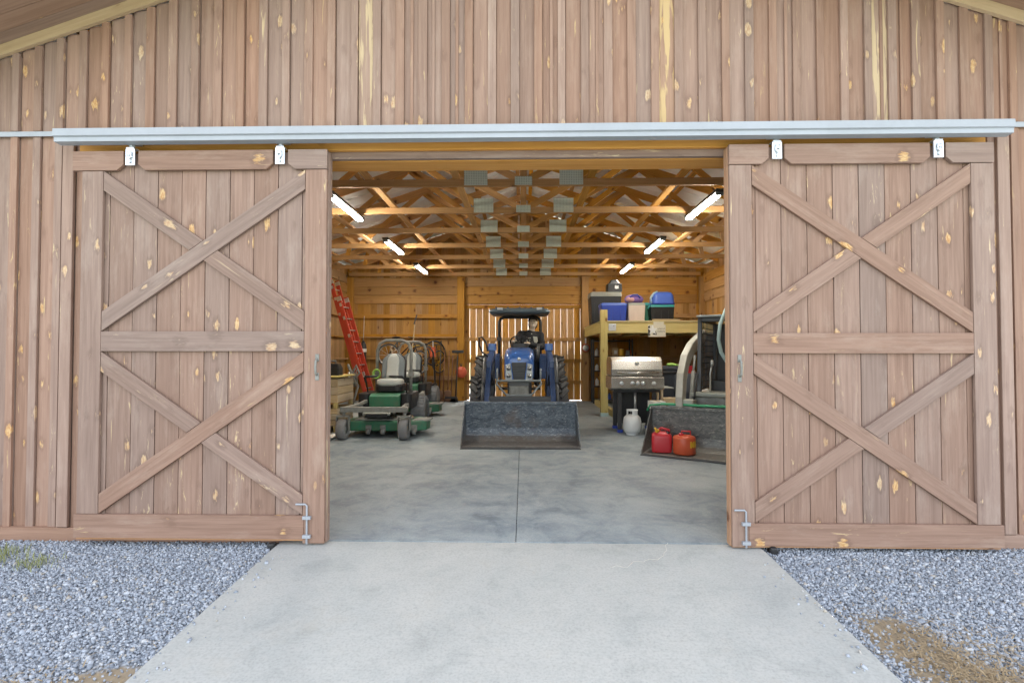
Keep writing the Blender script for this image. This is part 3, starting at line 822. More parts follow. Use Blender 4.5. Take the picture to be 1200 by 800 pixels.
def bucket(parent, w, dep, hgt, mat, xoff=0, lip='steel_dk'):
    """opening faces -y, cutting edge at y=0"""
    out = [(0, .0), (dep*.75, .0), (dep*.95, .07), (dep*1.0, .2), (dep*.97, hgt)]
    inn = [(dep*.97-.018, hgt), (dep*1.0-.02, .2), (dep*.95-.02, .085), (dep*.75-.01, .02), (0, .010)]
    b = MB(); b.prism(out+inn, 0, xoff-w/2+.014, xoff+w/2-.014)
    o = b.build("bucket", mat, parent, .003)
    for sg in (-1, 1):
        s_ = MB(); xx = xoff+sg*(w/2-.007)
        s_.prism([(-.0, .0), (dep*.75, -.002), (dep*.97, .06), (dep*1.03, .2), (dep*1.0, hgt+.002), (dep*.86, hgt+.002), (.07, .12), (0, .05)], 0, xx-.007, xx+.007)
        s_.build("side_plate", mat, o, .002)
    e = MB(); e.box(xoff-w/2, xoff+w/2, -.06, .12, -.012, -.001); e.build("cutting_edge", lip, o, .003)
    l = MB(); l.box(xoff-w/2, xoff+w/2, dep*.97-.055, dep*.97+.03, hgt+.003, hgt+.045); l.build("top_lip", mat, o, .006)
    return o

# ------------------------------------------------------------------ TRACTOR
TX, TY = X_(608, 8.6), 7.57
trac = thing("tractor", "blue compact tractor with front loader bucket lowered and canopy overhead", "tractor", (TX, TY, fz(TY)+.013), 0, None, .01)
bk = bucket(trac, 1.77, .58, .575, 'worn', xoff=.03)
# hood loft along y
def sect(y, w, z0, z1, r): return [(x, y, (z0+z1)/2+z) for x, z in rrect(w, z1-z0, r, 5)]
hd = MB()
hd.loft([sect(1.36, .40, .98, 1.33, .10), sect(1.38, .46, .93, 1.40, .12), sect(1.46, .50, .90, 1.445, .13), sect(1.8, .54, .88, 1.49, .13), sect(2.75, .58, .88, 1.53, .12)])
hood = hd.build("hood", 'blue', trac, loc=(0, 0, -.055))
gr = MB(); gr.prism([(-.13, 1.27), (.13, 1.27), (.085, .90), (-.085, .90)], 1, 1.335, 1.40)
for k in range(7):
    z = .93+k*.045; hw = .085+.045*(z-.9)/.37; gr.box(-hw, hw, 1.325, 1.334, z, z+.016)
gr.build("grille", 'grille', hood, .004)
for sg in (-1, 1):
    l = MB(); l.prism([(sg*.145, 1.26), (sg*.235, 1.23), (sg*.235, .98), (sg*.20, .925), (sg*.105, .93)], 1, 1.338, 1.42)
    lamp = l.build("headlight", 'glass_lamp', hood, .008)
    l = MB(); l.prism([(sg*.135, 1.28), (sg*.15, 1.28), (sg*.11, .91), (sg*.095, .91)], 1, 1.330, 1.40); l.build("grille_trim", 'blue', hood, .003)
    for zc in (1.17, 1.04):
        l = MB(); l.lathe([(.04, -.004), (.034, .0), (.02, .004)], (sg*.18, 1.334, zc), 1, 14); l.build("reflector", 'zinc', lamp)
l = MB(); l.lathe([(.03, -.006), (.03, .0)], (0, 1.352, 1.33), 1, 14); l.build("emblem", 'white', hood)
# chassis, axle, bumper
c = MB(); c.box(-.19, .19, 1.30, 3.5, .50, .90); c.box(-.24, .24, 2.6, 3.9, .5, 1.0); c.build("chassis", 'steel_dk', trac, .02)
c = MB(); c.box(-.62, .62, 1.55, 1.70, .36, .50); c.lathe([(.10, -.13), (.10, .13)], (0, 1.62, .43), 1, 14)
for sg in (-1, 1): c.ell((sg*.58, 1.62, .44), (.12, .13, .15))
c.build("front_axle", 'steel_dk', trac, .015)
c = MB(); c.rbox((0, 1.30, .62), (.34, .22, .19), .03); 
for k in range(4): c.box(-.12+k*.07, -.09+k*.07, 1.175, 1.195, .64, .80)
c.build("front_weight", 'dust', trac, .008)
c = MB()
c.tube([(-.36, 1.16, .93), (-.38, 1.14, .86), (-.20, 1.12, .66), (.20, 1.12, .66), (.38, 1.14, .86), (.36, 1.16, .93)], .018, 8)
c.tube([(-.38, 1.15, .91), (.38, 1.15, .91)], .02, 8)
c.tube([(-.37, 1.16, .90), (-.37, 1.20, 1.12)], .014, 8); c.tube([(.37, 1.16, .90), (.37, 1.20, 1.12)], .014, 8)
for sg in (-1, 1): c.beam((sg*.20, 1.14, .67), (sg*.18, 1.5, .6), .05, .05)
c.build("brush_guard", 'seat_gr', trac)
# wheels
wheel(trac, (-.715, 1.62, .47), .475, .27, .24, 'rubber', 'white', 18)
wheel(trac, (.715, 1.62, .47), .475, .27, .24, 'rubber', 'white', 18)
wheel(trac, (-.75, 3.42, .64), .645, .36, .34, 'rubber', 'white', 20)
wheel(trac, (.75, 3.42, .64), .645, .36, .34, 'rubber', 'white', 20)
# fenders
for sg in (-1, 1):
    f_ = MB(); rings = []
    for k in range(9):
        a = R(20+k*17); rr = .74
        y_, z_ = 3.42-rr*math.cos(a), .62+rr*math.sin(a)*.98
        rings.append([(sg*.42, y_, z_), (sg*.70, y_, z_), (sg*.70, y_*1.0, z_-.03), (sg*.42, y_, z_-.03)])
    f_.loft(rings, True, 0, False); f_.box(min(sg*.40, sg*.42), max(sg*.40, sg*.42), 2.85, 4.0, .75, 1.28)
    f_.build("fender", 'blue_dk', trac, .01)
# platform, dashboard, steering, seat
c = MB(); c.box(-.42, .42, 2.75, 3.1, .62, .66); c.build("platform", 'black', trac, .01)
c = MB(); c.rbox((0, 2.80, .9), (.44, .22, .66), .08, top=.8); c.build("dashboard", 'black', trac)
c = MB(); ring = []
for k in range(24):
    a = 2*math.pi*k/24; ring.append((.19*math.cos(a), 3.02+.19*math.sin(a)*.75, 1.60-.19*math.sin(a)*.6))
c.tube(ring, .014, 8, closed=True); c.tube([(0, 2.86, 1.50), (0, 3.02, 1.6)], .022, 8)
for k in (0, 8, 16): c.tube([(0, 3.02, 1.60), ring[k]], .01, 6)
c.build("steering_wheel", 'black_pl', trac)
c = MB(); c.rbox((.06, 3.48, 1.17), (.48, .46, .12), .08); c.rbox((.06, 3.70, 1.20), (.46, .12, .42), .05, top=.9); c.build("seat", 'black_pl', trac)
# rollover frame and canopy
zt_ = 2.17-.037
c = MB(); xx = .45
c.tube([(-xx, 3.62, .95), (-xx, 3.62, zt_-.10), (-xx+.03, 3.62, zt_-.035), (-xx+.10, 3.62, zt_), (xx-.10, 3.62, zt_), (xx-.03, 3.62, zt_-.035), (xx, 3.62, zt_-.10), (xx, 3.62, .95)], .034, 10)
for sg in (-1, 1): c.box(sg*xx-.05, sg*xx+.05, 3.56, 3.68, 1.62, 1.70)
c.build("roll_bar", 'black', trac)
cp = MB(); rings = []
for z, k in ((0, .93), (.03, 1.0), (.07, .98), (.10, .88), (.12, .72)):
    rings.append([(x, 3.45+y, zt_+.036+z) for x, y in rrect(1.26*k, 1.25*k, .12, 5)])
cp.loft(rings, True, 0, True); cno = cp.build("canopy", 'canopy', trac)
c = MB()
for k in range(5): c.box(-.5+k*.24, -.46+k*.24, 2.88, 3.95, zt_+.150, zt_+.166)
c.build("canopy_rib", 'blue_dk', cno, .004)
for sg in (-1, 1):
    c = MB(); c.box(sg*.40-.06, sg*.40+.06, 2.80, 2.86, zt_+.10, zt_+.15); c.build("work_lamp", 'glass_lamp', cno, .008)
# loader
for sg in (-1, 1):
    x0 = sg*.55+.02
    c = MB(); c.beam((x0, 2.35, .5), (x0, 2.45, 1.46), .10, .16, (0, 1, 0)); c.build("loader_upright", 'blue_dk' if sg > 0 else 'steel_dk', trac, .01)  # left upright takes dark grey: its shade is put into the colour
    c = MB()
    c.beam((x0-sg*.0, 2.46, 1.38), (x0, 1.50, 1.15), .085, .15); c.beam((x0, 1.53, 1.17), (x0, .66, .30), .084, .15)
    c.lathe([(.05, -.06), (.05, .06)], (x0, 2.45, 1.38), 0, 12); c.rbox((x0, 1.5, 1.07), (.10, .24, .16), .02)
    arm = c.build("loader_arm", 'blue_dk', trac, .012)
    c = MB(); c.tube([(x0-sg*.0, 2.38, .75), (x0, 1.75, .97)], .038, 10); c.tube([(x0, 1.8, .955), (x0, 1.45, 1.07)], .022, 10, 0)
    c.tube([(x0+sg*.07, 1.5, 1.28), (x0+sg*.07, 1.0, .88)], .034, 10); c.tube([(x0+sg*.07, 1.05, .92), (x0+sg*.07, .68, .50)], .02, 10)
    c.build("hydraulic_cylinder", 'steel_dk', arm)
    c = MB(); c.rbox((x0, 2.38, 1.42), (.15, .22, .13), .03); c.build("pivot_cap", 'blue', trac)
    c = MB(); c.tube([(x0-sg*.09, 1.4, 1.05), (x0-sg*.12, 1.2, .75), (x0-sg*.09, .9, .58), (x0-sg*.16, .72, .5)], .012, 6); c.build("hydraulic_hose", 'black', arm)
c = MB(); c.beam((-.5, .95, .62), (.54, .95, .62), .09, .09); c.build("cross_tube", 'steel_dk', trac, .01)
# looped hose beside the left loader upright
c = MB(); c.tube([(-.62, 2.5, 1.40), (-.66, 2.52, 1.58), (-.74, 2.52, 1.68), (-.80, 2.55, 1.66), (-.80, 2.6, 1.52), (-.74, 2.62, 1.38), (-.60, 2.6, 1.28)], .018, 8); c.build("control_hose", 'black', trac)
c = MB(); c.tube([(.33, 2.2, 1.2), (.36, 2.2, 1.3), (.36, 2.2, 1.52)], [.03, .034, .03], 10); c.build("exhaust_pipe", 'black', trac)

# ------------------------------------------------------------------ PERSON on the tractor
per = thing("person", "person in dark jacket sitting at the wheel of the blue tractor, leaning sideways", "person", (TX+.09, TY+3.42, fz(TY)+1.315), 0)
PH = Vector((.175, -.07, .70))       # head centre
neck0, chest, belly, hip = Vector((.14, -.02, .53)), Vector((.11, .0, .36)), Vector((.04, .03, .18)), Vector((0, .05, .07))
shL, shR = Vector((-.065, -.01, .47)), Vector((.325, .02, .45))
elL, elR = Vector((-.16, -.16, .27)), Vector((.36, -.14, .20))
haL, haR = Vector((-.19, -.36, .31)), Vector((.10, -.42, .27))
knL, knR = Vector((-.17, -.40, .09)), Vector((.22, -.40, .10))
ftL, ftR = Vector((-.19, -.44, -.46)), Vector((.24, -.42, -.46))
def remesh(o, vox, sm=6):
    md = o.modifiers.new("remesh", 'REMESH'); md.mode = 'VOXEL'; md.voxel_size = vox; md.use_smooth_shade = True
    md2 = o.modifiers.new("smooth", 'SMOOTH'); md2.iterations = sm; md2.factor = .5
b = MB()
b.ell(PH, (.080, .094, .115)); b.ell(PH+Vector((0, -.035, -.055)), (.055, .06, .062)); b.ell(PH+Vector((0, -.098, -.012)), (.013, .022, .024))
b.ell(PH+Vector((0, -.088, .022)), (.05, .014, .010)); b.ell(PH+Vector((0, -.090, -.058)), (.026, .012, .008))
for sg in (-1, 1): b.ell(PH+Vector((sg*.077, .0, .0)), (.012, .024, .032))
b.limb(neck0-Vector((0, 0, .04)), PH+Vector((0, .01, -.07)), .055, .052)
b.tube([hip, belly, chest, neck0-Vector((0, 0, .05))], [.14, .135, .15, .07], 14)
for s0, e0, h0 in ((shL, elL, haL), (shR, elR, haR)):
    b.limb(chest.lerp(s0, .6), s0, .07, .055); b.limb(s0, e0, .05, .042); b.limb(e0, h0, .04, .028)
    d = (h0-e0).normalized(); pc = h0+d*.045; b.ell(pc, (.036, .045, .022))
    sd = 1 if s0 is shL else -1
    for k in range(4):
        q0 = pc+Vector((sd*(-.026+k*.0175), 0, 0))+d*.03; q1 = q0+d*(.030+.004*(1.5-abs(k-1.5)))+Vector((0, 0, -.012)); q2 = q1+Vector((0, .012, -.028))
        b.limb(q0, q1, .0095, .0088, 8); b.limb(q1, q2, .0088, .0075, 8)
    b.limb(pc+Vector((sd*.03, .01, 0)), pc+Vector((sd*.055, -.03, .01)), .012, .0095, 8)
for k0, f0, sg in ((knL, ftL, -1), (knR, ftR, 1)):
    b.limb(hip+Vector((sg*.09, 0, 0)), k0, .085, .06); b.limb(k0, f0, .058, .042); b.limb(f0+Vector((0, .03, -.02)), f0+Vector((0, -.17, -.04)), .045, .035)
body = b.build("body", 'skin', per); remesh(body, .0085, 2); per.scale = (1.08, 1.08, 1.05)
j = MB(); j.tube([hip+Vector((0, 0, -.03)), belly, chest, chest.lerp(neck0, .6), neck0+Vector((0, .012, .015))], [.165, .165, .185, .15, .072], 16)
j.ell(chest+Vector((0, 0, .05)), (.21, .13, .13))
for s0, e0, h0 in ((shL, elL, haL), (shR, elR, haR)):
    j.limb(chest.lerp(s0, .6)+Vector((0, 0, .02)), s0, .095, .08); j.limb(s0, e0, .075, .062); j.limb(e0, h0-(h0-e0).normalized()*.03, .062, .046)
jk = j.build("jacket", 'cloth_dk', per); remesh(jk, .012, 5)
# pale print on the jacket front
pr = MB()
for k in range(5):
    z = .18+k*.05; x = .03+k*.017
    pr.limb((x-.05+.006*k, -.158-.006*k, z), (x+.05-.006*k, -.160-.006*k, z+.006), .011, .009, 6)
pr.limb((.10, -.15, .42), (.15, -.135, .47), .014, .012, 8)
pr.build("jacket_print", 'patch_wh', jk)
pr = MB(); pr.prism([(.17, .42), (.255, .41), (.27, .32), (.225, .26), (.185, .33)], 1, -.155, -.13); pr.build("chest_patch", 'patch_wh', jk, .006)
t_ = MB()
for k0, f0, sg in ((knL, ftL, -1), (knR, ftR, 1)):
    t_.limb(hip+Vector((sg*.09, 0, 0)), k0, .105, .078); t_.limb(k0, f0+Vector((0, 0, .06)), .075, .06)
t_.ell(hip, (.19, .15, .11)); tr_ = t_.build("trousers", 'jeans', per); remesh(tr_, .012, 4)
for f0 in (ftL, ftR):
    bt = MB(); bt.limb(f0+Vector((0, .02, .06)), f0+Vector((0, .02, -.03)), .06, .058); bt.limb(f0+Vector((0, .02, -.035)), f0+Vector((0, -.19, -.05)), .055, .045); o = bt.build("boot", 'black_pl', per); remesh(o, .012, 3)
hr = MB(); hr.ell(PH+Vector((0, .028, .045)), (.098, .098, .10)); hr.ell(PH+Vector((0, .06, -.03)), (.096, .07, .12)); hr.ell(PH+Vector((.0, -.055, .092)), (.066, .045, .034))
hr.build("hair", 'hair', per)
for sg in (-1, 1):
    e = MB(); e.ell(PH+Vector((sg*.03, -.082, .006)), (.014, .010, .008)); e.build("eye", 'black_pl', body)

# ------------------------------------------------------------------ MOWERS
MX, MY = X_(438, 8.27), 8.27
mow = thing("riding_mower", "green zero turn mower with light grey seat, parked in front of the other", "mower", (MX, MY, fz(MY)), 0, "green ride on mowers parked along the left wall", .01)
for sg in (-1, 1):
    w_ = wheel(mow, (sg*.50, 0.0, .165), .165, .15, .07, 'rubber_grey', 'dust', 0, "caster_wheel")
    f_ = MB(); f_.box(sg*.50-.105, sg*.50-.09, -.03, .06, .15, .36); f_.box(sg*.50+.09, sg*.50+.105, -.03, .06, .15, .36); f_.box(sg*.50-.105, sg*.50+.105, -.03, .07, .362, .385)
    f_.lathe([(.03, .385), (.03, .5)], (sg*.5, .04, 0), 2, 10); f_.build("caster_fork", 'dust', mow, .004)
fr = MB(); fr.box(-.55, .55, .0, .09, .44, .52); 
for sg in (-1, 1): fr.beam((sg*.46, .09, .48), (sg*.30, 1.6, .48), .07, .08)
fr.beam((-.55, .05, .42), (-.30, .6, .56), .06, .05)
fr.build("front_frame", 'dust', mow, .006)
dk = MB(); dk.prism([(-.46, .22), (.52, .22), (.80, .34), (.82, .62), (.62, .86), (-.46, .86), (-.56, .66), (-.56, .40)], 2, .10, .26)
dko = dk.build("mower_deck", 'green', mow, .02)
d2 = MB(); d2.prism([(-.40, .30), (.46, .30), (.55, .55), (.46, .80), (-.40, .80)], 2, .262, .29); d2.prism([(.56, .30), (.84, .34), (.86, .64), (.60, .66)], 2, .25, .275); d2.build("deck_cover", 'dust', dko, .006)
for px in (-.14, .10, .62):
    d3 = MB(); d3.lathe([(.05, px-.03), (.05, px+.03)], (0, .19, .10), 0, 14); d3.box(px-.045, px+.045, .19, .24, .10, .20); d3.build("gauge_wheel", 'dust', dko)
fp = MB(); fp.prism([(.12, .40), (.30, .47), (.62, .45), (.62, .42), (.28, .435), (.12, .37)], 0, -.22, .24); fp.build("foot_plate", 'grey_lid', mow, .008)
fp = MB(); fp.box(-.16, .20, .10, .16, .34, .40); fp.box(-.2, .24, .13, .5, .33, .345); fp.build("step_bar", 'black', mow, .006)
pn = MB(); pn.prism([(.62, .46), (.60, .64), (.75, .68), (1.3, .68), (1.3, .40), (.70, .40)], 0, -.26, .28); pn.build("seat_box", 'green', mow, .012)
for sg in (-1, 1):
    tk = MB(); tk.rbox((sg*.37, 1.0, .42), (.2, .72, .26), .07); tk.build("fuel_tank", 'black_pl', mow)
    cx = MB(); cx.tube([(sg*.34, .86, .60), (sg*.36, .80, .86), (sg*.33, .62, .98), (sg*.10, .56, .99)], .013, 8); cx.tube([(sg*.33, .62, .98), (sg*.12, .57, .99)], .02, 8); cx.build("control_lever", 'black', mow)
    wheel(mow, (sg*.48, 1.38, .29), .29, .28, .14, 'rubber_grey' if sg > 0 else 'rubber', 'dust', 0, "drive_wheel", 26)
se = MB()
rings = []
for z, k in ((.70, .96), (.72, 1), (.80, 1), (.83, .94)): rings.append([(x+.02, 1.02+y, z) for x, y in rrect(.50*k, .46*k, .12, 5)])
se.loft(rings, True, 0, False); seo = se.build("seat", 'black_pl', mow, .01)
sc_ = MB(); sc_.loft([[(x+.02, 1.0+y, z) for x, y in rrect(.45*k, .42*k, .12, 5)] for z, k in ((.81, .98), (.85, 1), (.90, .98), (.92, .88), (.925, .6))], True, 0, True); sc_.build("seat_cushion", 'seat_wh', seo)
def backrest(hw, y, th, mat, nm, z0=.90, z1=1.38):
    m = MB(); rings = []
    for k in range(8):
        u = k/7; z = z0+(z1-z0)*u; wd = hw*(.98 if u < .6 else math.sqrt(max(.05, 1-((u-.6)/.43)**2))); yy = y+.10*u
        rings.append([(x+.02, yy+q, z) for x, q in rrect(2*wd, th, th*.45, 4)])
    m.loft(rings, True, 0, True); return m.build(nm, mat, seo)
backrest(.235, 1.22, .12, 'black_pl', "seat_back"); backrest(.215, 1.15, .06, 'seat_gr', "side_bolster", .93, 1.37); backrest(.115, 1.12, .06, 'seat_wh', "back_cushion", .93, 1.375)
rp = MB(); zt2 = 1.62; xx = .32
rp.tube([(-xx, 1.30, .45), (-xx, 1.34, zt2-.18), (-xx+.05, 1.34, zt2-.06), (-xx+.16, 1.34, zt2), (xx-.16, 1.34, zt2), (xx-.05, 1.34, zt2-.06), (xx, 1.34, zt2-.18), (xx, 1.30, .45)], .03, 10)
for sg in (-1, 1): rp.box(sg*xx-.045, sg*xx+.045, 1.29, 1.39, .95, 1.03)
rp.build("roll_bar", 'dust', mow)
en = MB(); en.rbox((0, 1.72, .42), (.5, .42, .36), .08, top=.85); en.build("engine", 'black', mow)
m2 = copy_tree(mow, None, (X_(453, 10.65)+.23, 10.75, fz(10.7)), None, "green mower with pale seat standing behind the front mower near the back wall")

# ------------------------------------------------------------------ left wall things
lad = thing("extension_ladder", "red fibreglass extension ladder leaning against the left wall", "ladder", (0, 0, 0))
lb_, lt_ = Vector((X_(437, 12.85), 12.85, fz(12.85)+.02)), Vector((X_(394.5, 12.95), 12.95, Z_(326, 12.95)))
ld = (lt_-lb_).normalized(); hz = Vector((ld.x, ld.y, 0)).normalized(); rg = Vector((-hz.y, hz.x, 0)); nr = rg.cross(ld)
lad.location = lb_
def lrel(v): return v-lb_
for off, gap, sh0, sh1, nm in ((.0, .215, 0, .86, "base_section"), (.105, .18, .24, 1.0, "fly_section")):
    first = None
    for sg in (-1, 1):
        m = MB(); p0 = lb_.lerp(lt_, sh0)+rg*(sg*gap)+nr*off; p1 = lb_.lerp(lt_, sh1)+rg*(sg*gap)+nr*off
        m.beam(lrel(p0), lrel(p1), .032, .105, nr); o = m.build("rail", 'red_lad', lad, .004)
        m = MB()
        for u in (.02, .97): m.beam(lrel(p0.lerp(p1, u-.02)), lrel(p0.lerp(p1, u+.02)), .042, .112, nr)
        if sg > 0:
            for u in (.62, .78, .9): m.beam(lrel(p0.lerp(p1, u)), lrel(p0.lerp(p1, u+.03)), .036, .06, nr)
        m.build("rail_sticker" if False else "rail_cap", 'alu', o, .003)
    L = (lt_-lb_).length
    for k in range(int(L*(sh1-sh0)/.305)):
        pc = lb_.lerp(lt_, sh0)+ld*(.16+k*.305)+nr*off
        m = MB(); m.tube([lrel(pc-rg*gap), lrel(pc+rg*gap)], .016, 8); m.build("rung", 'alu', lad)
bag = thing("hanging_bag", "slim black bag hung on a cord from the back wall near the ladder", "bag", (X_(425, 14.1), 14.15, Z_(449, 14.1)))
m = MB(); m.lathe([(.04, 0), (.088, .03), (.092, .3), (.085, .8), (.09, 1.0), (.075, 1.08), (.03, 1.17)], (0, 0, 0), 2, 16); m.build("bag_body", 'black_pl', bag)
m = MB(); m.lathe([(.094, .86), (.094, .95)], (0, 0, 0), 2, 16, cap=False); m.build("band", 'white', bag)
m = MB(); m.tube([(0, 0, 1.16), (0, .08, 2.47-bag.location[2])], .008, 6); m.build("rope", 'string', bag)
# wooden drawers bench by the left door
wb = thing("crate_stack", "two stacked pale wooden crates on legs beside the left door", "crates", (X_(389, 9.3), 9.3, fz(9.3)))
for z0, h in ((.12, .30), (.52, .42)):
    m = MB(); wx, wy = .26, .42
    nb = 3
    for k in range(nb):
        a = z0+h*k/nb; b_ = z0+h*(k+1)/nb-.008
        m.box(-wx, wx, -wy, -wy+.02, a, b_, 0); m.box(-wx, wx, wy-.02, wy, a, b_, 0); m.box(wx-.02, wx, -wy+.021, wy-.021, a, b_, 1); m.box(-wx, -wx+.02, -wy+.021, wy-.021, a, b_, 1)
    m.box(-wx+.02, wx-.02, -wy+.02, wy-.02, z0, z0+.02, 0)
    o = m.build("crate", 'crate', wb, .003)
    m = MB(); m.box(-.02, .09, -wy-.006, -wy-.001, z0+.06, z0+h-.06); m.build("end_panel", 'seat_gr' if z0 > .3 else 'card', o)
m = MB()
for sx in (-.22, .22):
    for sy in (-.38, .38): m.box(sx-.03, sx+.03, sy-.03, sy+.03, 0, .118, 2); m.box(sx-.03, sx+.03, sy-.03, sy+.03, .422, .518, 2)
m.build("spacer_block", 'treated', wb)
m = MB(); m.box(-.28, .28, -.44, .44, .96, .985, 0); m.build("crate_lid", 'treated', wb, .003)
tb = thing("toolbox", "black toolbox with tray top lying on the wooden crates", "toolbox", (X_(388, 9.2), 9.2, fz(9.3)+.985))
m = MB(); m.rbox((0, 0, 0), (.36, .24, .14), .02); m.rbox((.02, .02, .14), (.30, .2, .07), .02, top=.85); m.build("box", 'black_pl', tb)
m = MB(); m.tube([(-.09, 0, .20), (-.09, 0, .26), (.09, 0, .26), (.09, 0, .20)], .012, 8); m.build("handle", 'dust', tb)
cs = tag(MB().box(X_(373, 8.1), X_(388, 8.1), 7.95, 8.5, fz(8.2)+.03, fz(8.2)+.05).build("foam_board", 'paper', bevel=.003), "pale sheet of board lying on the floor by the left door", "board")
cs.rotation_euler = (0, 0, 0)
# green garden coil on the front mower
m = MB(); xc, yc, zc = X_(442, 9.5), 9.5, Z_(438, 9.5)
for k in range(3): m.tube([(xc+(.055+.008*k)*math.cos(a*math.pi/8), yc-.02*k, zc+(.07+.008*k)*math.sin(a*math.pi/8)) for a in range(16)], .012, 6, closed=True)
tag(m.build("cord_coil", 'lime'), "small lime green cord coil hanging beside the front mower seat", "cord")
m = MB(); xg, yg, zg = X_(412, 12.0), 11.9, Z_(432, 12)
m.tube([(xg-.05, yg, zg+.1), (xg, yg-.03, zg), (xg+.1, yg, zg-.25), (xg+.22, yg, zg-.1), (xg+.16, yg-.04, zg+.08), (xg+.05, yg, zg-.1), (xg+.2, yg-.02, zg-.4), (xg+.05, yg, zg-.9)], .03, 8)
for k in range(5): m.tube([(xg+rnd(-.05, .2), yg-.03, zg+rnd(-.1, .12)), (xg+rnd(0, .2), yg-.05, zg-.2), (xg+rnd(0, .25), yg, zg-.42)], .014, 6)
tag(m.build("cord_bundle", 'dust'), "tangle of grey cords draped over the foot of the red ladder", "cords")
# pole standing between crates and ladder
m = MB(); m.tube([(X_(409, 10.8), 10.8, fz(10.8)), (X_(409, 10.8), 10.8, Z_(436, 10.8))], .018, 8); m.lathe([(.08, 0), (.08, .02), (.02, .04)], (X_(409, 10.8), 10.8, fz(10.8)), 2, 14)
tag(m.build("metal_stand", 'alu'), "thin metal stand pole beside the wooden crates", "stand")

# bicycles on the back wall
def bicycle(loc, rz, label, fcol):
    b = thing("bicycle", label, "bicycle", loc, rz, "bicycles hung on the back wall")
    Rw = .30
    for cx in (-.40, .42):
        t = MB(); t.tube([(cx+Rw*math.cos(2*math.pi*k/28), 0, Rw*math.sin(2*math.pi*k/28)) for k in range(28)], .022, 8, closed=True); w = t.build("wheel", 'rubber', b)
        t = MB()
        for k in range(10):
            a = 2*math.pi*k/10; t.tube([(cx, rnd(-.02, .02), 0), (cx+(Rw-.02)*math.cos(a), 0, (Rw-.02)*math.sin(a))], .006, 4)
        t.tube([(cx+(Rw-.03)*math.cos(2*math.pi*k/28), 0, (Rw-.03)*math.sin(2*math.pi*k/28)) for k in range(28)], .011, 6, closed=True)
        t.lathe([(.03, -.04), (.03, .04)], (cx, 0, 0), 1, 10); t.build("spokes", 'yellow' if cx > 0 else 'alu', w)
    f = MB(); A, B_, C_, D = (-.40, 0, 0), (-.10, 0, -.02), (-.16, 0, .36), (.30, 0, .38)
    for p, q in ((A, B_), (A, C_), (B_, C_), (B_, D), (C_, D)): f.tube([p, q], .017, 8)
    f.tube([D, (.32, 0, .30), (.42, 0, 0)], .015, 8); f.build("frame", fcol, b)
    f = MB(); f.tube([(-.16, 0, .36), (-.18, 0, .46)], .014, 8); f.ell((-.19, 0, .48), (.12, .06, .03)); f.build("saddle", 'black_pl', b)
    f = MB(); f.tube([(.30, 0, .38), (.28, 0, .48)], .014, 8); f.tube([(.20, -.26, .50), (.27, -.18, .48), (.28, 0, .48), (.27, .18, .48), (.20, .22, .50)], .014, 8); f.build("handlebar", 'black', b)
    return b
b1 = bicycle((X_(473, 14.05), 13.98, Z_(416, 14.05)), 0, "bicycle with yellow spoked front wheel hung level on the back wall", 'black')
b2 = bicycle((X_(505, 14.05), 13.85, Z_(424, 14.05)), R(62), "bicycle hung nearly end on to the right of the other bicycle", 'leather')
# red wheelbarrow tipped against the wall
wbw = thing("wheelbarrow", "red wheelbarrow tipped upright against the back wall behind the mowers", "wheelbarrow", (X_(468, 13.6), 13.55, fz(13.6)))
m = MB(); m.loft([[(x, .18+z*.1, .75+y) for x, y in rrect(w, h, .1, 4)] for z, w, h in ((0, .66, .80), (1.0, .46, .6), (1.8, .40, .5))], True, 0, False); m.build("tray", 'red', wbw)
for sg in (-1, 1):
    m = MB(); m.tube([(sg*.08, .30, .12), (sg*.24, .38, .9), (sg*.28, .33, 1.45)], .02, 8); m.build("handle", 'crate', wbw)
wheel(wbw, (0, .26, .19), .18, .09, .09, 'rubber', 'dust')
# long handled tools
tg = "long handled tools leaning on the back wall"
def tool(px, ptop, kind, label, hm='crate'):
    x = X_(px, 14.2); ztop = Z_(ptop, 14.2); t = thing(kind, label, "garden tool", (x, 13.95, fz(14)), 0, tg)
    tilt = rnd(-.05, .05)
    if kind in ('shovel', 'spade'):
        m = MB(); m.tube([(0, 0, .25), (tilt, .22, ztop)], .017, 8); m.build("shaft", hm, t)
        m = MB(); m.loft([[(x_*w, -.02+y_*.02+abs(x_)*0, z) for x_, y_ in rrect(1, 1, .3, 3)] for z, w in ((.02, .08), (.08, .17), (.22, .21), (.30, .19), (.33, .05))], True, 0, True); m.build("blade", 'rust', t)
    elif kind == 'rake':
        m = MB(); m.tube([(0, 0, .06), (tilt, .22, ztop)], .016, 8); m.build("shaft", hm, t)
        m = MB(); m.beam((-.2, 0, .08), (.2, 0, .08), .02, .025)
        for k in range(11): m.beam((-.19+k*.038, 0, .07), (-.19+k*.038, -.05, .0), .008, .008)
        m.build("rake_head", 'rust', t)
    elif kind == 'broom':
        m = MB(); m.tube([(0, 0, .14), (tilt, .22, ztop)], .015, 8); m.build("shaft", hm, t)
        m = MB(); m.box(-.17, .17, -.04, .04, .10, .15); 
        for k in range(16): m.beam((-.16+k*.021, 0, .10), (-.165+k*.022, 0, .0), .018, .06)
        m.build("broom_head", 'black_pl', t)
    else:
        m = MB(); m.tube([(0, 0, .02), (tilt, .22, ztop-.08)], .02, 8); m.build("shaft", hm, t)
        m = MB(); m.box(tilt-.16, tilt+.16, .17, .23, ztop-.14, ztop-.06); m.build("tool_head", 'black', t, .01)
tool(516.5, 403, 'shovel', "dark shovel with the tallest handle right of the bicycles", 'black')
tool(521, 414, 'rake', "garden rake leaning between two shovels on the back wall", 'leather')
tool(526.5, 415, 'spade', "brown handled spade in the middle of the leaning tools", 'leather')
tool(530, 420, 'broom', "push broom with dark bristles among the leaning tools", 'rust')
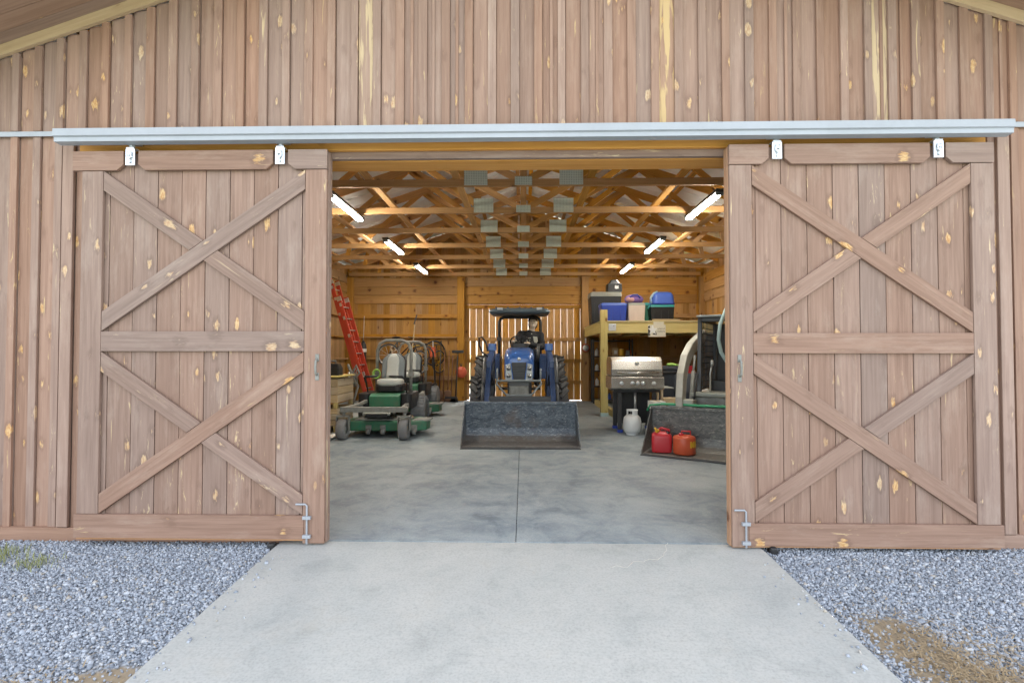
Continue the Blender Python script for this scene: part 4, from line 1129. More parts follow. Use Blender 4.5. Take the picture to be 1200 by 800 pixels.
tool(535.5, 412, 'digging_bar', "dark digging bar leaning next to the round red reel", 'black')
for (px, pt, lb, mt, tl) in ((507, 404, "string trimmer with orange motor hung on the back wall by the bicycles", 'red_or', .10), (486, 384, "long pole saw with pale shaft standing behind the mowers", 'crate', -.22)):
    x, zt5 = X_(px, 13.8), Z_(pt, 13.8)
    t = thing("string_trimmer" if px > 500 else "pole_saw", lb, "garden tool", (x, 13.75, fz(13.75)), 0, tg)
    m = MB(); m.tube([(tl, -.05, .06), (0, .08, zt5)], .016, 8); m.build("shaft", 'alu' if px > 500 else 'crate', t)
    if px < 500: m = MB(); m.beam((-.03, .08, zt5), (.05, .08, zt5+.26), .012, .035); m.build("saw_blade", 'steel_dk', t); continue
    m = MB(); m.rbox((0, .08, zt5-.42), (.16, .14, .26), .04, top=.8); m.build("motor", mt, t)
    m = MB(); m.lathe([(.03, .02), (.12, .03), (.10, .07), (.02, .09)], (tl, -.05, 0), 2, 14); m.tube([(0, 0, zt5*.62), (.12, -.1, zt5*.66), (.02, -.16, zt5*.62)], .012, 6); m.build("guard", 'black', t)
hg = thing("tyre", "bare black bicycle tyre hung on the wall right of the mowers", "tyre", (X_(507, 14.0), 14.28, Z_(414, 14.2)))
m = MB(); m.tube([(.30*math.cos(2*math.pi*k/30), 0, .34*math.sin(2*math.pi*k/30)) for k in range(30)], .024, 8, closed=True); m.build("tread", 'black_pl', hg)
rk2 = thing("mower_cart", "dark hooped push cart between the mowers and the back wall", "cart", (X_(497, 13.0), 12.95, fz(13)))
for sg in (-1, 1):
    m = MB(); m.tube([(sg*.26, .3, .3), (sg*.26, .1, .9), (sg*.26, -.1, 1.35), (sg*.18, -.12, 1.50), (0, -.12, 1.53)], .022, 8); m.build("handle_bar", 'black', rk2)
    wheel(rk2, (sg*.30, .28, .2), .2, .07, .1, 'rubber', 'dust')
m = MB(); m.rbox((0, .2, .22), (.5, .5, .34), .06, top=1.1); m.build("tub", 'black_pl', rk2)
rl = thing("cord_reel", "round red reel hung on the back post left of the tractor", "reel", (X_(540.5, 14.18), 14.17, Z_(436, 14.2)))
m = MB(); m.lathe([(.03, -.05), (.15, -.05), (.155, -.03), (.155, -.015), (.08, -.01), (.08, .03), (.155, .035), (.155, .05), (.03, .055)], (0, 0, 0), 1, 24); m.build("spool", 'red_or', rl)
m = MB(); m.tube([(0, .0, .14), (-.03, .0, .24), (.03, 0, .24), (0, 0, .15)], .012, 6); m.build("hook", 'black', rl)

# ------------------------------------------------------------------ storage loft
LY = 11.16
lx = X_(708, LY); LZ0, LZ1 = Z_(390, LY, 780), Z_(377.5, LY, 780)
lo = thing("storage_loft", "timber storage loft on a square post along the right wall", "loft", (lx, LY, fz(LY)))
def lbb(mb, n, mat, bev=.004, par=None): return mb.build(n, mat, par or lo, bev, tuple(lo.location))
m = MB(); m.box(lx-.075, lx+.075, LY-.02, LY+.13, fz(LY), Z_(363, LY), 2); po = lbb(m, "post", 'treated')
m = MB(); m.box(lx-.085, lx+.085, LY-.03, LY+.14, fz(LY)+.0, fz(LY)+.075); lbb(m, "post_base", 'pale_hose', .002, po)
m = MB(); m.box(lx+.077, 4.9, LY+.01, LY+.05, LZ0, LZ1, 0); lbb(m, "front_beam", 'treated')
m = MB(); m.box(lx-.06, lx-.02, LY+.132, 14.2, LZ0, LZ1, 1); lbb(m, "side_beam", 'treated')
m = MB(); k = 0; y = LY-.01
while y < 14.2: m.box(lx-.07, 4.9, y, min(y+.137, 14.2), LZ1+.003, LZ1+.035, 0); y += .14
lbb(m, "deck_board", 'treated', .003)
m = MB()
for k in range(6): m.box(lx+.5+k*.48, lx+.54+k*.48, LY+.052, 14.2, LZ0+.02, LZ1-.001, 1)
lbb(m, "joist", 'treated', .003)
for dx, w in ((.10, .16), (-.045, .0)):
    if w: 
        m = MB(); m.box(lx+dx, lx+dx+w, LY+.004, LY+.0085, LZ0+.05, LZ1-.03); lbb(m, "bracket_plate", 'zinc', .001)
SZ = LZ1+.036
# loft bins
def tote(name, px0, px1, py0, Y, depth, body, lid, label, rimh=.045, zb=SZ, taper=1.1, py1=None, cat="storage bin", grp=None):
    x0, x1 = X_(px0, Y), X_(px1, Y); zt_ = Z_(py0, Y); w = x1-x0; h = zt_-zb
    t = thing(name, label, cat, ((x0+x1)/2, Y+depth/2, zb), 0, grp)
    m = MB(); m.rbox((0, 0, 0), (w/taper, depth/taper, h-rimh), .03, top=taper*.985)
    for k in range(3): m.box(-w*.36+k*w*.3, -w*.30+k*w*.3, -depth*.497, -depth*.45, h*.1, h*.7)
    m.build("bin_body", body, t)
    m = MB(); m.rbox((0, 0, h-rimh), (w*1.015, depth*1.015, rimh), .035, top=.97); m.rbox((0, 0, h), (w*.86, depth*.86, .012), .03); m.build("lid", lid, t)
    for sg in (-1, 1):
        m = MB(); m.box(sg*w*.5-.012, sg*w*.5+.012, -.07, .07, h-rimh-.03, h-rimh+.01); m.build("latch", lid, t, .003)
    return t
tg2 = "storage bins on the loft"
tb1 = tote("storage_bin", 692, 729, 342.5, 12.35, .55, 'black_pl', 'grey_lid', "tall black storage bin with flat grey lid on the loft", .10, grp=tg2)
tote("storage_bin", 704.5, 735.5, 355.5, 11.28, .42, 'tote_blue', 'tote_lid', "deep blue storage bin at the loft's front corner behind the post", grp=tg2)
tote("storage_bin", 736.5, 757, 355.5, 11.24, .36, 'tote_clear', 'grey_lid', "frosted bin with grey lid showing pinkish contents", grp=tg2)
tote("storage_bin", 745, 763, 355.5, 11.65, .42, 'tote_green', 'teal', "dark green bin just behind the frosted pink bin", grp=tg2)
tbk = tote("storage_bin", 762.5, 791.5, 357.5, 11.4, .42, 'black_pl', 'teal', "black bin with a teal lid carrying a blue tub", grp=tg2)
bx = thing("small_case", "small black case with pale mark on the tall black bin", "case", (X_(720, 12.5), 12.55, Z_(342, 12.35)+.014))
m = MB(); m.rbox((0, 0, 0), (.36, .3, .19), .02, top=.96); m.rbox((0, 0, .19), (.28, .24, .1), .04, top=.55); m.build("case_body", 'black_pl', bx)
m = MB(); m.prism([(-.0, .07), (.04, .06), (.09, .07), (.085, .14), (.05, .13), (.03, .15), (.0, .14)], 1, -.156, -.147); m.build("case_mark", 'white', bx)
bt = thing("blue_tub", "round topped blue tub upside down on the teal lidded bin", "tub", (X_(776, 11.6), 11.61, Z_(357.5, 11.4)+.016))
m = MB(); m.loft([[(x, y, z) for x, y in rrect(.50*k, .40*k, .1*k, 5)] for z, k in ((0, 1), (.03, 1), (.15, .95), (.22, .88), (.27, .74), (.285, .5))], True, 0, True); m.build("tub_body", 'tote_lid', bt)
m = MB(); m.tube([(-.255, -.1, .03), (-.27, -.1, .15), (-.2, -.1, .25), (-.12, -.12, .285)], .025, 8); m.build("strap", 'pale_hose', bt)
m = MB(); m.loft([[(x, y, z) for x, y in rrect(.52*k, .42*k, .1*k, 5)] for z, k in ((.001, 1), (.018, 1.0), (.03, .99))], True, 0, True); m.build("rim", 'tote_blue', bt)
pb = thing("cloth_bag", "purple and pink soft bag lying on the bins", "bag", (X_(742, 11.6), 11.56, Z_(355.5, 11.4)+.016))
m = MB(); m.ell((0, 0, .085), (.20, .17, .11)); m.ell((.09, .02, .08), (.14, .15, .10)); m.build("bag_body", 'purple', pb)
m = MB(); m.ell((-.09, -.10, .07), (.11, .10, .06)); m.build("pink_lining", 'pink', pb)
m = MB(); m.tube([(-.12, -.14, .1), (-.05, -.19, .16), (.05, -.19, .17), (.12, -.16, .1)], .016, 8); m.build("strap", 'tote_blue', pb)
x0, x1 = X_(766, 11.18), X_(797, 11.18)
m = MB(); m.box(x0, x1, 11.17, 11.30, SZ+.0, SZ+.036, 0); tag(m.build("plank", 'crate', bevel=.003), "short grey wood offcut lying along the loft's front edge", "plank")
# star sign on the beam
sx0, sz0 = at(759.5, 394.5, LY-.02); sx1, sz1 = at(780, 377, LY-.02); sw, sh = sx1-sx0, sz1-sz0
sg_ = thing("star_sign", "small whitewashed sign with a star hung on the loft beam", "sign", ((sx0+sx1)/2, LY-.012, sz0))
m = MB(); m.box(-sw/2, sw/2, -.008, .010, 0, sh*.8, 0); m.box(-sw/2+.0+.12, sw/2-.04, -.008, .01, sh*.803, sh, 0); m.build("sign_board", 'sign', sg_, .002)
st = []
for k in range(10):
    a = math.pi/2+k*math.pi/5; rr = .115 if k % 2 == 0 else .048; st.append((-.09+rr*math.cos(a), sh*.46+rr*math.sin(a)))
m = MB(); m.prism(st, 1, -.018, -.0085); m.build("star", 'white', sg_)
m = MB(); m.prism([(-.19, .02), (-.19, sh*.7), (-.15, sh*.75), (-.14, .03)], 1, -.0105, -.0083); m.prism([(-.1, .05), (-.02, .12), (.0, .04)], 1, -.0105, -.0083)
for row, zz in ((0, .48), (1, .30)):
    for k in range(6):
        x = .02+k*.027; h_ = .035
        m.box(x, x+.006, -.0105, -.0083, sh*zz, sh*zz+h_)
        if (k+row) % 2: m.box(x+.007, x+.015, -.0105, -.0083, sh*zz+h_-.008, sh*zz+h_)
        else: m.box(x+.007, x+.015, -.0105, -.0083, sh*zz+.012, sh*zz+.02)
m.build("lettering", 'black', sg_)
# round thermometer hung on the back post
th = thing("wall_thermometer", "round white faced thermometer hung on the back post right of the tractor", "thermometer", (X_(686.5, 14.2), 14.235, Z_(407.5, 14.2)))
m = MB(); m.lathe([(.10, .0), (.115, -.01), (.115, -.035), (.095, -.04)], (0, 0, 0), 1, 22); m.build("case", 'red_or', th)
m = MB(); m.lathe([(.09, -.041), (.02, -.044)], (0, 0, 0), 1, 22); m.build("dial", 'white', th)
m = MB(); m.beam((-.05, -.05, .03), (.03, -.05, -.04), .012, .004); m.build("pointer", 'black', th)
m = MB(); m.box(-.02, .02, -.01, .005, .10, .27); m.build("hanger", 'white', th)

# ------------------------------------------------------------------ wire rack with its contents
RY = 13.7; rx0, rx1 = X_(695.5, RY), X_(741, RY); rz1 = Z_(397, RY)
rk = thing("wire_rack", "black five tier rack of bottles under the loft", "rack", ((rx0+rx1)/2, RY, fz(RY)))
hw = (rx1-rx0)/2; zt3 = rz1-fz(RY)
for sx in (-1, 1):
    for sy in (0, .36):
        m = MB(); m.box(sx*hw-.02, sx*hw+.02, sy-.02, sy+.02, 0, zt3, 2); m.build("upright", 'black', rk)
tz = [.10, Z_(452, RY)-fz(RY), Z_(434, RY)-fz(RY), Z_(417, RY)-fz(RY), zt3-.04]
for z in tz:
    m = MB(); m.box(-hw+.02, hw-.02, -.02, .38, z-.03, z); m.build("shelf", 'black', rk, .003)
names = ["lowest", "second", "third", "upper"]
kinds = [('white', "white", "bottle"), ('red', "red", "can"), ('tote_lid', "blue", "bottle"), ('card', "brown", "box"), ('yellow', "yellow", "can"), ('grey_lid', "grey", "jug")]
cc = rk.location
for ti in range(4):
    for k, (mt, cn, kd) in enumerate(kinds):
        if (k*3+ti*5) % 7 == 0: continue
        x = -hw+.10+k*(2*hw-.2)/5; z = tz[ti]; h = (tz[ti+1]-z-.05)*rnd(.55, .85)
        o = thing({"bottle": "bottle", "can": "paint_can", "box": "small_box", "jug": "jug"}[kd], f"{cn} {kd} on the {names[ti]} tier of the black rack", kd, (cc[0]+x, RY+.06+rnd(0, .05), cc[2]+z+.001), 0, "supplies on the black rack")
        m = MB()
        if kd == "bottle":
            m.lathe([(.045, 0), (.048, .01), (.048, h*.65), (.02, h*.82), (.02, h*.9)], (0, 0, 0), 2, 12); m.build("container", mt, o)
            m = MB(); m.lathe([(.022, h*.9), (.022, h)], (0, 0, 0), 2, 12); m.build("cap", 'black_pl', o)
        elif kd == "can":
            m.lathe([(.06, 0), (.062, .008), (.062, h*.7-.008), (.058, h*.7)], (0, 0, 0), 2, 14); m.build("container", mt, o)
            m = MB(); m.lathe([(.056, h*.7+.001), (.05, h*.7+.008), (.03, h*.7+.006)], (0, 0, 0), 2, 14); m.build("lid", 'alu', o)
        elif kd == "box":
            m.rbox((0, 0, 0), (.14, .12, h*.8), .008); m.build("carton", mt, o)
            m = MB(); m.box(-.04, .04, -.066, -.061, h*.2, h*.55); m.build("carton_print", 'white', o)
        else:
            m.rbox((0, 0, 0), (.12, .09, h*.7), .03, top=.8); m.build("container", mt, o)
            m = MB(); m.lathe([(.02, h*.7), (.02, h*.82)], (0, 0, 0), 2, 10); m.tube([(.02, 0, h*.6), (.07, 0, h*.66), (.075, 0, h*.4), (.055, 0, h*.3)], .01, 6); m.build("cap", 'red', o)
# low timber kerb along the loft edge
m = MB(); m.beam((X_(698, 13.5), 13.4, fz(13)+.07), (X_(727, 10.4), 10.4, fz(10.4)+.07), .09, .14); tag(m.build("timber_sill", 'treated', bevel=.004), "squared timber lying on the floor under the loft edge", "timber")

# ------------------------------------------------------------------ GRILL and tank
GY = 9.3; gxx = X_(742.5, GY)
gl = thing("gas_grill", "stainless steel gas grill on black legs in front of the loft", "grill", (gxx, GY, fz(GY)))
f0 = fz(GY); zp0, zp1, zh = Z_(456, GY-.28)-f0, Z_(441, GY-.28)-f0, Z_(418, GY)-f0
m = MB(); m.prism([(-.30, zp0), (-.33, zp0+.02), (-.33, zp1-.01), (-.27, zp1), (.28, zp1), (.28, zp0)], 0, -.46, .46); cb = m.build("fire_box", 'inox', gl, .008)
m = MB(); hp = [(-.29, zp1+.004), (-.30, zp1+.12), (-.24, zh-.05), (-.14, zh), (.18, zh), (.26, zh-.06), (.28, zp1+.004)]
m.prism(hp, 0, -.45, .45); ho = m.build("grill_hood", 'inox', gl, .02)
m = MB(); m.tube([(-.36, -.35, zp1+.07), (.36, -.35, zp1+.07)], .013, 10)
for sx in (-.34, .34): m.tube([(sx, -.35, zp1+.07), (sx, -.29, zp1+.07)], .01, 8)
m.build("hood_handle", 'inox', ho)
m = MB(); m.lathe([(.035, -.285), (.035, -.272)], (.0, 0, zh-.10), 1, 16); m.build("thermometer", 'white', ho)
for kx in (-.28, -.09, .0, .09, .28):
    m = MB(); m.lathe([(.036, -.336), (.034, -.352), (.026, -.356), (.024, -.375), (.01, -.377)], (kx, 0, (zp0+zp1)/2), 1, 16); m.build("knob", 'zinc', cb)
m = MB(); m.box(-.40, .40, -.25, .25, zp0-.05, zp0-.002); m.build("burner_tray", 'black', gl, .01)
for sx in (-.30, .30):
    for sy in (-.24, .24):
        m = MB(); m.box(sx-.035, sx+.035, sy-.03, sy+.03, .05, zp0-.052); lg = m.build("leg", 'black', gl, .006)
        m = MB(); m.box(sx-.045, sx+.045, sy-.045, sy+.045, 0, .05); m.build("foot", 'tote_blue', lg, .005)
m = MB(); m.box(-.30, .30, .20, .22, .1, zp0-.06); m.build("back_panel", 'black', gl)
m = MB(); m.tube([(-.02, -.2, zp0-.06), (-.02, -.2, .38)], .022, 8); m.build("gas_pipe", 'alu', gl)
m = MB(); m.box(.462, .66, -.22, .22, zp0+.01, zp0+.03); m.build("side_shelf", 'dust', gl, .006)
tk = thing("propane_tank", "white propane tank standing under the steel grill", "gas tank", (X_(740.5, 8.85), 8.86, fz(8.86)))
m = MB(); m.lathe([(.09, .025), (.13, .04), (.152, .09), (.154, .22), (.14, .29), (.10, .33), (.04, .345)], (0, 0, 0), 2, 24); m.build("cylinder", 'white', tk)
m = MB(); m.lathe([(.105, .0), (.105, .03)], (0, 0, 0), 2, 20, cap=False); m.build("foot_ring", 'white', tk)
m = MB()
for a0 in (20, 140, 260):
    m.loft([[(.095*math.cos(R(a0+k*12)), .095*math.sin(R(a0+k*12)), z) for z in (.33, .41)]+[(.088*math.cos(R(a0+k*12)), .088*math.sin(R(a0+k*12)), z) for z in (.41, .33)] for k in range(7)], True, 0, False)
m.lathe([(.097, .405), (.097, .425), (.086, .425), (.086, .405)], (0, 0, 0), 2, 20, cap=False)
m.build("collar", 'white', tk)
m = MB(); m.lathe([(.02, .345), (.02, .39)], (0, 0, 0), 2, 10); m.box(-.03, .03, -.012, .012, .39, .4); m.build("valve", 'black', tk)

# ------------------------------------------------------------------ bin, boxes, lumber behind the skid loader bucket
bn = thing("wheeled_bin", "dark slate wheeled bin right of the steel grill", "bin", (X_(782, 10.3), 10.3, fz(10.3)))
m = MB(); m.rbox((0, 0, .06), (.44, .5, 1.0), .05, top=1.12); m.build("bin_body", 'navy_bin', bn)
m = MB(); m.rbox((0, 0, 1.065), (.53, .6, .05), .05, top=.96); m.build("lid", 'navy_bin', bn)
m = MB(); m.tube([(-.16, .27, .08), (.16, .27, .08)], .07, 12); m.build("wheel", 'rubber', bn)
m = MB(); m.tube([(-.2, -.31, 1.0), (.2, -.31, 1.0)], .014, 8); m.build("handle", 'black', bn)
cb2 = thing("storage_drum", "dark drum standing between the slate bin and the pale loader", "drum", (X_(800, 10.1)+.05, 10.05, fz(10.1)))
m = MB(); m.lathe([(.24, 0), (.25, .02), (.25, .3), (.258, .31), (.25, .33), (.25, .62), (.258, .64), (.25, .66), (.25, .95), (.23, .97)], (0, 0, 0), 2, 22); m.build("drum_body", 'navy_bin', cb2)
m = MB(); m.lathe([(.22, .972), (.2, .99), (.05, .985)], (0, 0, 0), 2, 22); m.build("lid", 'steel_dk', cb2)
rb = thing("red_case", "small red case lying on the dark drum", "case", (X_(800, 10.1)+.05, 10.0, fz(10.1)+.992))
m = MB(); m.rbox((0, 0, 0), (.24, .2, .14), .02); m.build("case_body", 'red', rb); m = MB(); m.tube([(-.06, -.0, .135), (-.06, 0, .18), (.06, 0, .18), (.06, 0, .135)], .01, 6); m.build("handle", 'black', rb)
gl2 = thing("glove_pile", "yellow green work gloves on the slate bin lid", "gloves", (X_(785, 10.3), 10.2, fz(10.3)+1.118))
m = MB(); m.ell((0, 0, .03), (.1, .07, .035)); [m.limb((.06, -.03+k*.022, .03), (.15, -.05+k*.03, .02), .014, .01, 8) for k in range(4)]; m.limb((0, -.06, .03), (.05, -.11, .02), .015, .012, 8); m.build("glove", 'lime', gl2)
ct = thing("work_table", "low black folding table holding boxes behind the loader bucket", "table", (X_(776, 8.75)+.05, 8.75, fz(8.75)))
m = MB(); m.box(-.28, .28, -.2, .2, .42, .45); m.build("table_top", 'black_pl', ct, .006)
for sx in (-.25, .25):
    for sy in (-.17, .17): m = MB(); m.box(sx-.015, sx+.015, sy-.015, sy+.015, 0, .419); m.build("leg", 'black', ct)
for (dx, dy, w, d, h, mt, lb, rz) in ((-.15, 0, .22, .26, .13, 'paper', "white carton at the left of the low black table", .1), (.10, .04, .25, .22, .18, 'card', "tan cardboard carton on the low black table", -.12), (.12, -.12, .20, .1, .09, 'pale_hose', "small pale blue carton in front of the tan carton", .05)):
    o = thing("carton", lb, "box", (ct.location[0]+dx, 8.75+dy, fz(8.75)+.452), rz, "cartons on the low table")
    m = MB(); m.rbox((0, 0, 0), (w, d, h), .006); m.build("carton_body", mt, o)
    m = MB(); m.box(-w*.12, w*.12, -d/2-.003, d/2+.003, h+.001, h+.004); m.build("tape", 'crate', o)
for k, (px, tp) in enumerate(((766, 444), (770, 448), (775, 450))):
    x = X_(px, 9.75); m = MB(); m.beam((x-.02, 9.65, fz(9.7)), (x+.06, 9.98, Z_(tp, 9.8)), .09, .038, (1, 0, 0))
    tag(m.build("lumber_board", 'crate', bevel=.003), ["leftmost of three boards standing behind the grill's side shelf", "middle of three boards standing behind the grill's side shelf", "rightmost of three boards standing behind the grill's side shelf"][k], "board", "boards standing behind the grill")

# ------------------------------------------------------------------ SKID LOADER (turned 30 degrees)
SA = R(-30)
sb = Vector((1.64, 7.2, fz(7.2)))
sk = thing("skid_loader", "pale compact skid loader with dark cab half hidden by the right door", "skid loader", sb+Vector((0, 0, .013)), SA)
bucket(sk, 1.72, .52, .58, 'worn2', xoff=.86)
for u in (.40, 1.32):
    m = MB(); pts = [(.62, .42), (.60, .75), (.68, 1.05), (.88, 1.28), (1.25, 1.46), (2.3, 1.72)]; rings = []
    for i, (y, z) in enumerate(pts):
        a = pts[max(0, i-1)]; b_ = pts[min(len(pts)-1, i+1)]; d = Vector((0, b_[0]-a[0], b_[1]-a[1])).normalized(); n = Vector((0, -d.z, d.y)); hh = [.10, .12, .12, .11, .10, .09][i]
        c0 = Vector((u, y, z)); rings.append([c0+n*hh+Vector((-.05, 0, 0)), c0+n*hh+Vector((.05, 0, 0)), c0-n*hh+Vector((.05, 0, 0)), c0-n*hh+Vector((-.05, 0, 0))])
    m.loft(rings, True, 0, False); ar = m.build("lift_arm", 'cream', sk, .015)
    m = MB(); m.tube([(u+.1, .78, .62), (u+.1, .98, 1.12)], .028, 10); m.tube([(u+.1, .95, 1.05), (u+.1, 1.1, 1.36)], .018, 10); m.build("hydraulic_cylinder", 'dust', ar)
    m = MB(); m.tube([(u+.15, .7, .6), (u+.17, .78, .9), (u+.16, .95, 1.1), (u+.14, 1.3, 1.2)], .014, 8); m.build("hydraulic_hose", 'black', ar)
    m = MB(); m.rbox((u+.06, .66, .40), (.26, .24, .32), .03); m.build("arm_bracket", 'cream', sk)
m = MB(); m.box(.52, 1.20, .92, 2.5, .25, .80); m.build("machine_body", 'cream', sk, .03)
m = MB(); m.box(.50, 1.24, .86, .915, .42, .74); m.box(.56, 1.18, .85, .859, .50, .56); m.build("front_panel", 'dust', sk, .01)
m = MB(); m.box(.48, 1.26, .80, 1.02, .76, .815); m.build("cab_step", 'grey_lid', sk, .012)
cz0, cz1 = .82, 1.92
m = MB()
P_ = {(0, 0): (.58, 1.05), (0, 1): (.62, 2.1), (1, 0): (1.16, 1.05), (1, 1): (1.12, 2.1)}
for (i, j_), (u, v) in P_.items(): m.beam((u, v-.05, cz0), (u, v+(.06 if j_ == 0 else 0), cz1), .06, .07, (0, 1, 0))
for i in (0, 1): m.beam((P_[(i, 0)][0], 1.11, cz1-.02), (P_[(i, 1)][0], 2.1, cz1-.02), .06, .06)
m.beam((.58, 1.11, cz1-.02), (1.16, 1.11, cz1-.02), .06, .06); cf = m.build("cab_frame", 'steel_dk', sk, .008)
m = MB(); m.box(.54, 1.20, 1.02, 2.2, cz1+.012, cz1+.05); m.build("cab_roof", 'seat_gr', cf, .012)
m = MB()
for u in (.60, 1.14):
    for k in range(9): m.beam((u, 1.15+k*.11, cz0+.02), (u, 1.15+k*.11, cz1-.05), .010, .012)
    for k in range(11): m.beam((u, 1.1, cz0+.06+k*.09), (u, 2.1, cz0+.06+k*.09), .011, .010)
m.build("side_screen", 'steel_dk', cf)
m = MB(); m.box(.64, 1.10, 2.02, 2.06, cz0, cz1-.04); m.build("rear_window", 'black_pl', cf)
m = MB(); m.rbox((.87, 1.75, .80), (.46, .44, .16), .06); m.rbox((.87, 1.93, .96), (.44, .12, .5), .05, top=.9); m.build("operator_seat", 'black_pl', sk)
for u in (.70, 1.04):
    m = MB(); m.tube([(u, 1.2, .80), (u, 1.22, 1.10), (u+.03, 1.2, 1.22)], .014, 8); m.lathe([(.02, 1.2), (.028, 1.24), (.02, 1.29)], (u+.03, 1.2, 0), 2, 10); m.build("control_lever", 'alu', sk)
for v in (1.05, 2.05):
    for u in (.38, 1.34): wheel(sk, (u, v, .29), .285, .24, .14, 'rubber', 'cream', 14)
m = MB(); m.prism([(.9, .60), (.95, .72), (1.2, .78), (2.3, .78), (2.4, .6), (2.3, .56), (1.0, .56)], 0, .44, .53); m.build("side_fender", 'white', sk, .01)
# green hose over the bucket lip
def loc2w(u, v, z): 
    p = Matrix.Rotation(SA, 3, 'Z') @ Vector((u, v, z)); return sb+p
m = MB(); pts = [loc2w(-.06, .50, .56), loc2w(-.02, .50, .64), loc2w(.15, .51, .663), loc2w(.4, .535, .668), loc2w(.7, .505, .665), loc2w(1.0, .53, .666), loc2w(1.24, .50, .668), loc2w(1.27, .44, .63), loc2w(1.26, .40, .45), loc2w(1.28, .38, .28)]
m.tube(pts, .017, 8); m.tube([p+Vector((.0, .05, .0)) for p in pts[2:7]], .016, 8)
tag(m.build("garden_hose", 'green_hose'), "green garden hose laid along the rim of the grey loader bucket", "hose")
m = MB(); q = loc2w(-.10, .40, .50); m.box(q.x-.06, q.x+.06, q.y-.03, q.y+.03, q.z, q.z+.12); 
# pale hose looped over the cab corner
m = MB(); hz_ = []
for (px, py) in ((858, 352), (851, 362), (844, 380), (842, 398), (845, 413), (852, 424), (862, 428), (872, 420), (876, 400), (874, 375), (867, 358)):
    x, z = at(px, py, 7.45); hz_.append((x, 7.45, z))
m.tube(hz_, .026, 10, closed=True)
ma = MB(); ma.tube([(1.14, 1.06, 1.945), (1.14, 1.06, 2.17), (1.15, 1.02, 2.215), (1.12, .96, 2.19), (1.12, .95, 2.24)], .018, 8); ma.build("hose_hook", 'steel_dk', sk)
hs = m.build("air_hose", 'pale_hose'); tag(hs, "pale blue green hose loop hanging beside the skid loader cab", "hose")
# petrol cans in the bucket
c1 = thing("petrol_can", "red square petrol can with yellow nozzle in the loader bucket", "fuel can", loc2w(.23, .19, .036), R(-12))
m = MB(); m.loft([[(x, y, z) for x, y in rrect(.27*k, .23*k, .05, 5)] for z, k in ((0, .96), (.015, 1), (.21, 1), (.235, .96), (.27, .7), (.28, .4))], True, 0, True); m.build("can_body", 'red', c1)
m = MB(); m.tube([(.09, 0, .24), (.10, 0, .30), (.0, 0, .325), (-.06, 0, .28)], .018, 8); m.build("handle", 'red', c1)
m = MB(); m.lathe([(.03, .27), (.03, .30), (.02, .31)], (-.06, -.04, 0), 2, 12); m.tube([(-.06, -.04, .30), (-.09, -.07, .33), (-.06, -.09, .27)], .014, 8); m.build("nozzle", 'yellow', c1)
m = MB(); m.lathe([(.025, .25), (.025, .285)], (.08, -.06, 0), 2, 10); m.build("vent_cap", 'black_pl', c1)
c2 = thing("petrol_can", "round faded orange red petrol can with yellow label in the loader bucket", "fuel can", loc2w(.54, .185, .036), 0)
m = MB(); m.lathe([(.135, 0), (.148, .012), (.148, .215), (.14, .235), (.10, .25), (.03, .262)], (0, 0, 0), 2, 26); m.build("can_body", 'red_or', c2)
m = MB()
for k in range(5):
    a = R(-72+k*9); zc = .15
    m.beam((.150*math.cos(a), .150*math.sin(a), .10+.015*(k % 2)), (.150*math.cos(a), .150*math.sin(a), .185-.018*(k % 2)), .025, .006, (math.cos(a), math.sin(a), 0))
m.build("can_label", 'yellow', c2)
m = MB(); m.lathe([(.035, .25), (.035, .275), (.02, .285)], (-.05, -.03, 0), 2, 12); m.tube([(-.02, .06, .25), (-.02, .05, .30), (.09, .02, .30), (.09, .02, .25)], .011, 8); m.build("cap", 'red', c2)

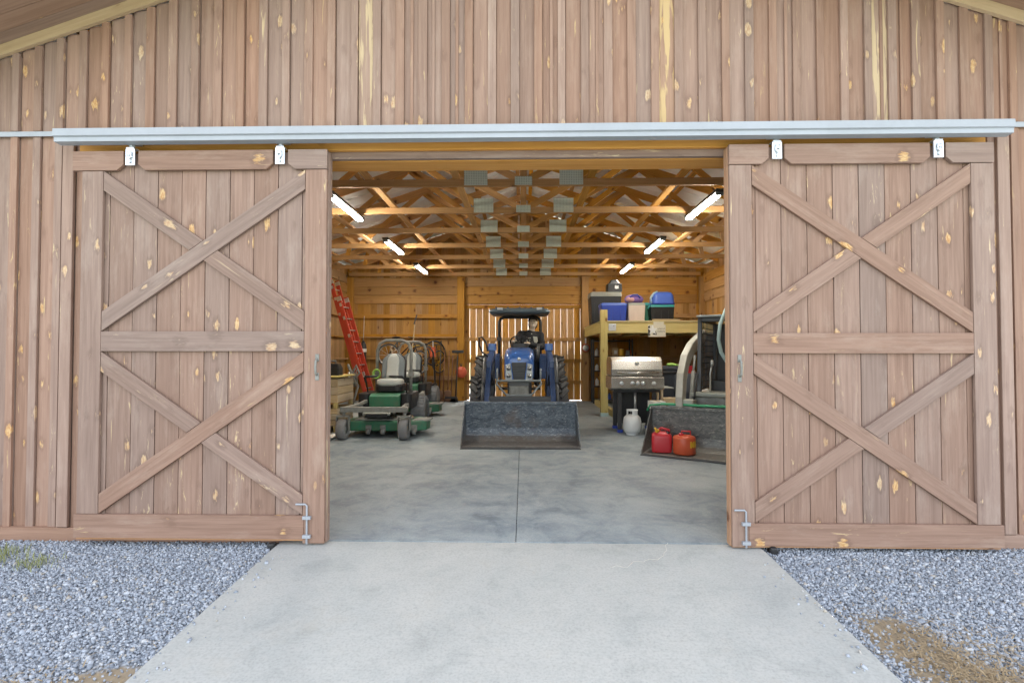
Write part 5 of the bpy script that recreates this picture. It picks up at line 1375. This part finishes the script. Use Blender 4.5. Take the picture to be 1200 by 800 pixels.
# twine on the drive
m = MB(); pts = []
for (px, py) in ((714, 662), (722, 660), (733, 662), (742, 655), (752, 655), (760, 652), (768, 653), (776, 648), (780, 642), (779, 636), (782, 632)):
    Y = 1.45*600/(py-413)*1.0
    for _ in range(12):
        z = -(3.88-Y)*.06 if Y < 3.88 else fz(Y)
        Y = (H-z)*600/(py-413)
    pts.append((X_(px, Y), Y, z+.006))
sp = []
for i in range(len(pts)-1):
    for k in range(3): sp.append(tuple(pts[i][j]+(pts[i+1][j]-pts[i][j])*k/3+(rnd(-.006, .006) if j < 2 else 0) for j in range(3)))
m.tube(sp, .0018, 5); tag(m.build("twine", 'string'), "loose white twine lying on the concrete drive", "twine")

# ------------------------------------------------------------------ light
w = bpy.data.worlds.new("World"); SC.world = w; w.use_nodes = True
nt = w.node_tree; sky = nt.nodes.new("ShaderNodeTexSky"); sky.sky_type = 'NISHITA'; sky.sun_disc = False
EL, AZ = R(48), R(20)     # sun behind the barn, slightly to the right
sky.sun_elevation = EL; sky.sun_rotation = AZ; sky.air_density = 1.0; sky.dust_density = 1.5; sky.ozone_density = 1.0
hs_ = nt.nodes.new('ShaderNodeHueSaturation'); hs_.inputs['Saturation'].default_value = .30; nt.links.new(sky.outputs[0], hs_.inputs['Color']); nt.links.new(hs_.outputs[0], nt.nodes["Background"].inputs[0]); nt.nodes["Background"].inputs[1].default_value = .15
sl = bpy.data.lights.new("sun", 'SUN'); sl.energy = 4.5; sl.angle = R(.5); sl.color = (1, .95, .87)
so = bpy.data.objects.new("sun", sl); COL.objects.link(so)
d = Vector((math.sin(AZ)*math.cos(EL), math.cos(AZ)*math.cos(EL), math.sin(EL)))
so.rotation_euler = d.to_track_quat('Z', 'Y').to_euler()
SC.view_settings.view_transform = 'Standard'; SC.view_settings.look = 'None'; SC.view_settings.gamma = 1; SC.view_settings.use_curve_mapping = False
SC.view_settings.exposure = 2.36
SC.render.engine = 'CYCLES'
SC.cycles.max_bounces = 8; SC.cycles.diffuse_bounces = 5; SC.cycles.glossy_bounces = 4
SC.cycles.use_denoising = True; SC.cycles.caustics_reflective = False; SC.cycles.caustics_refractive = False
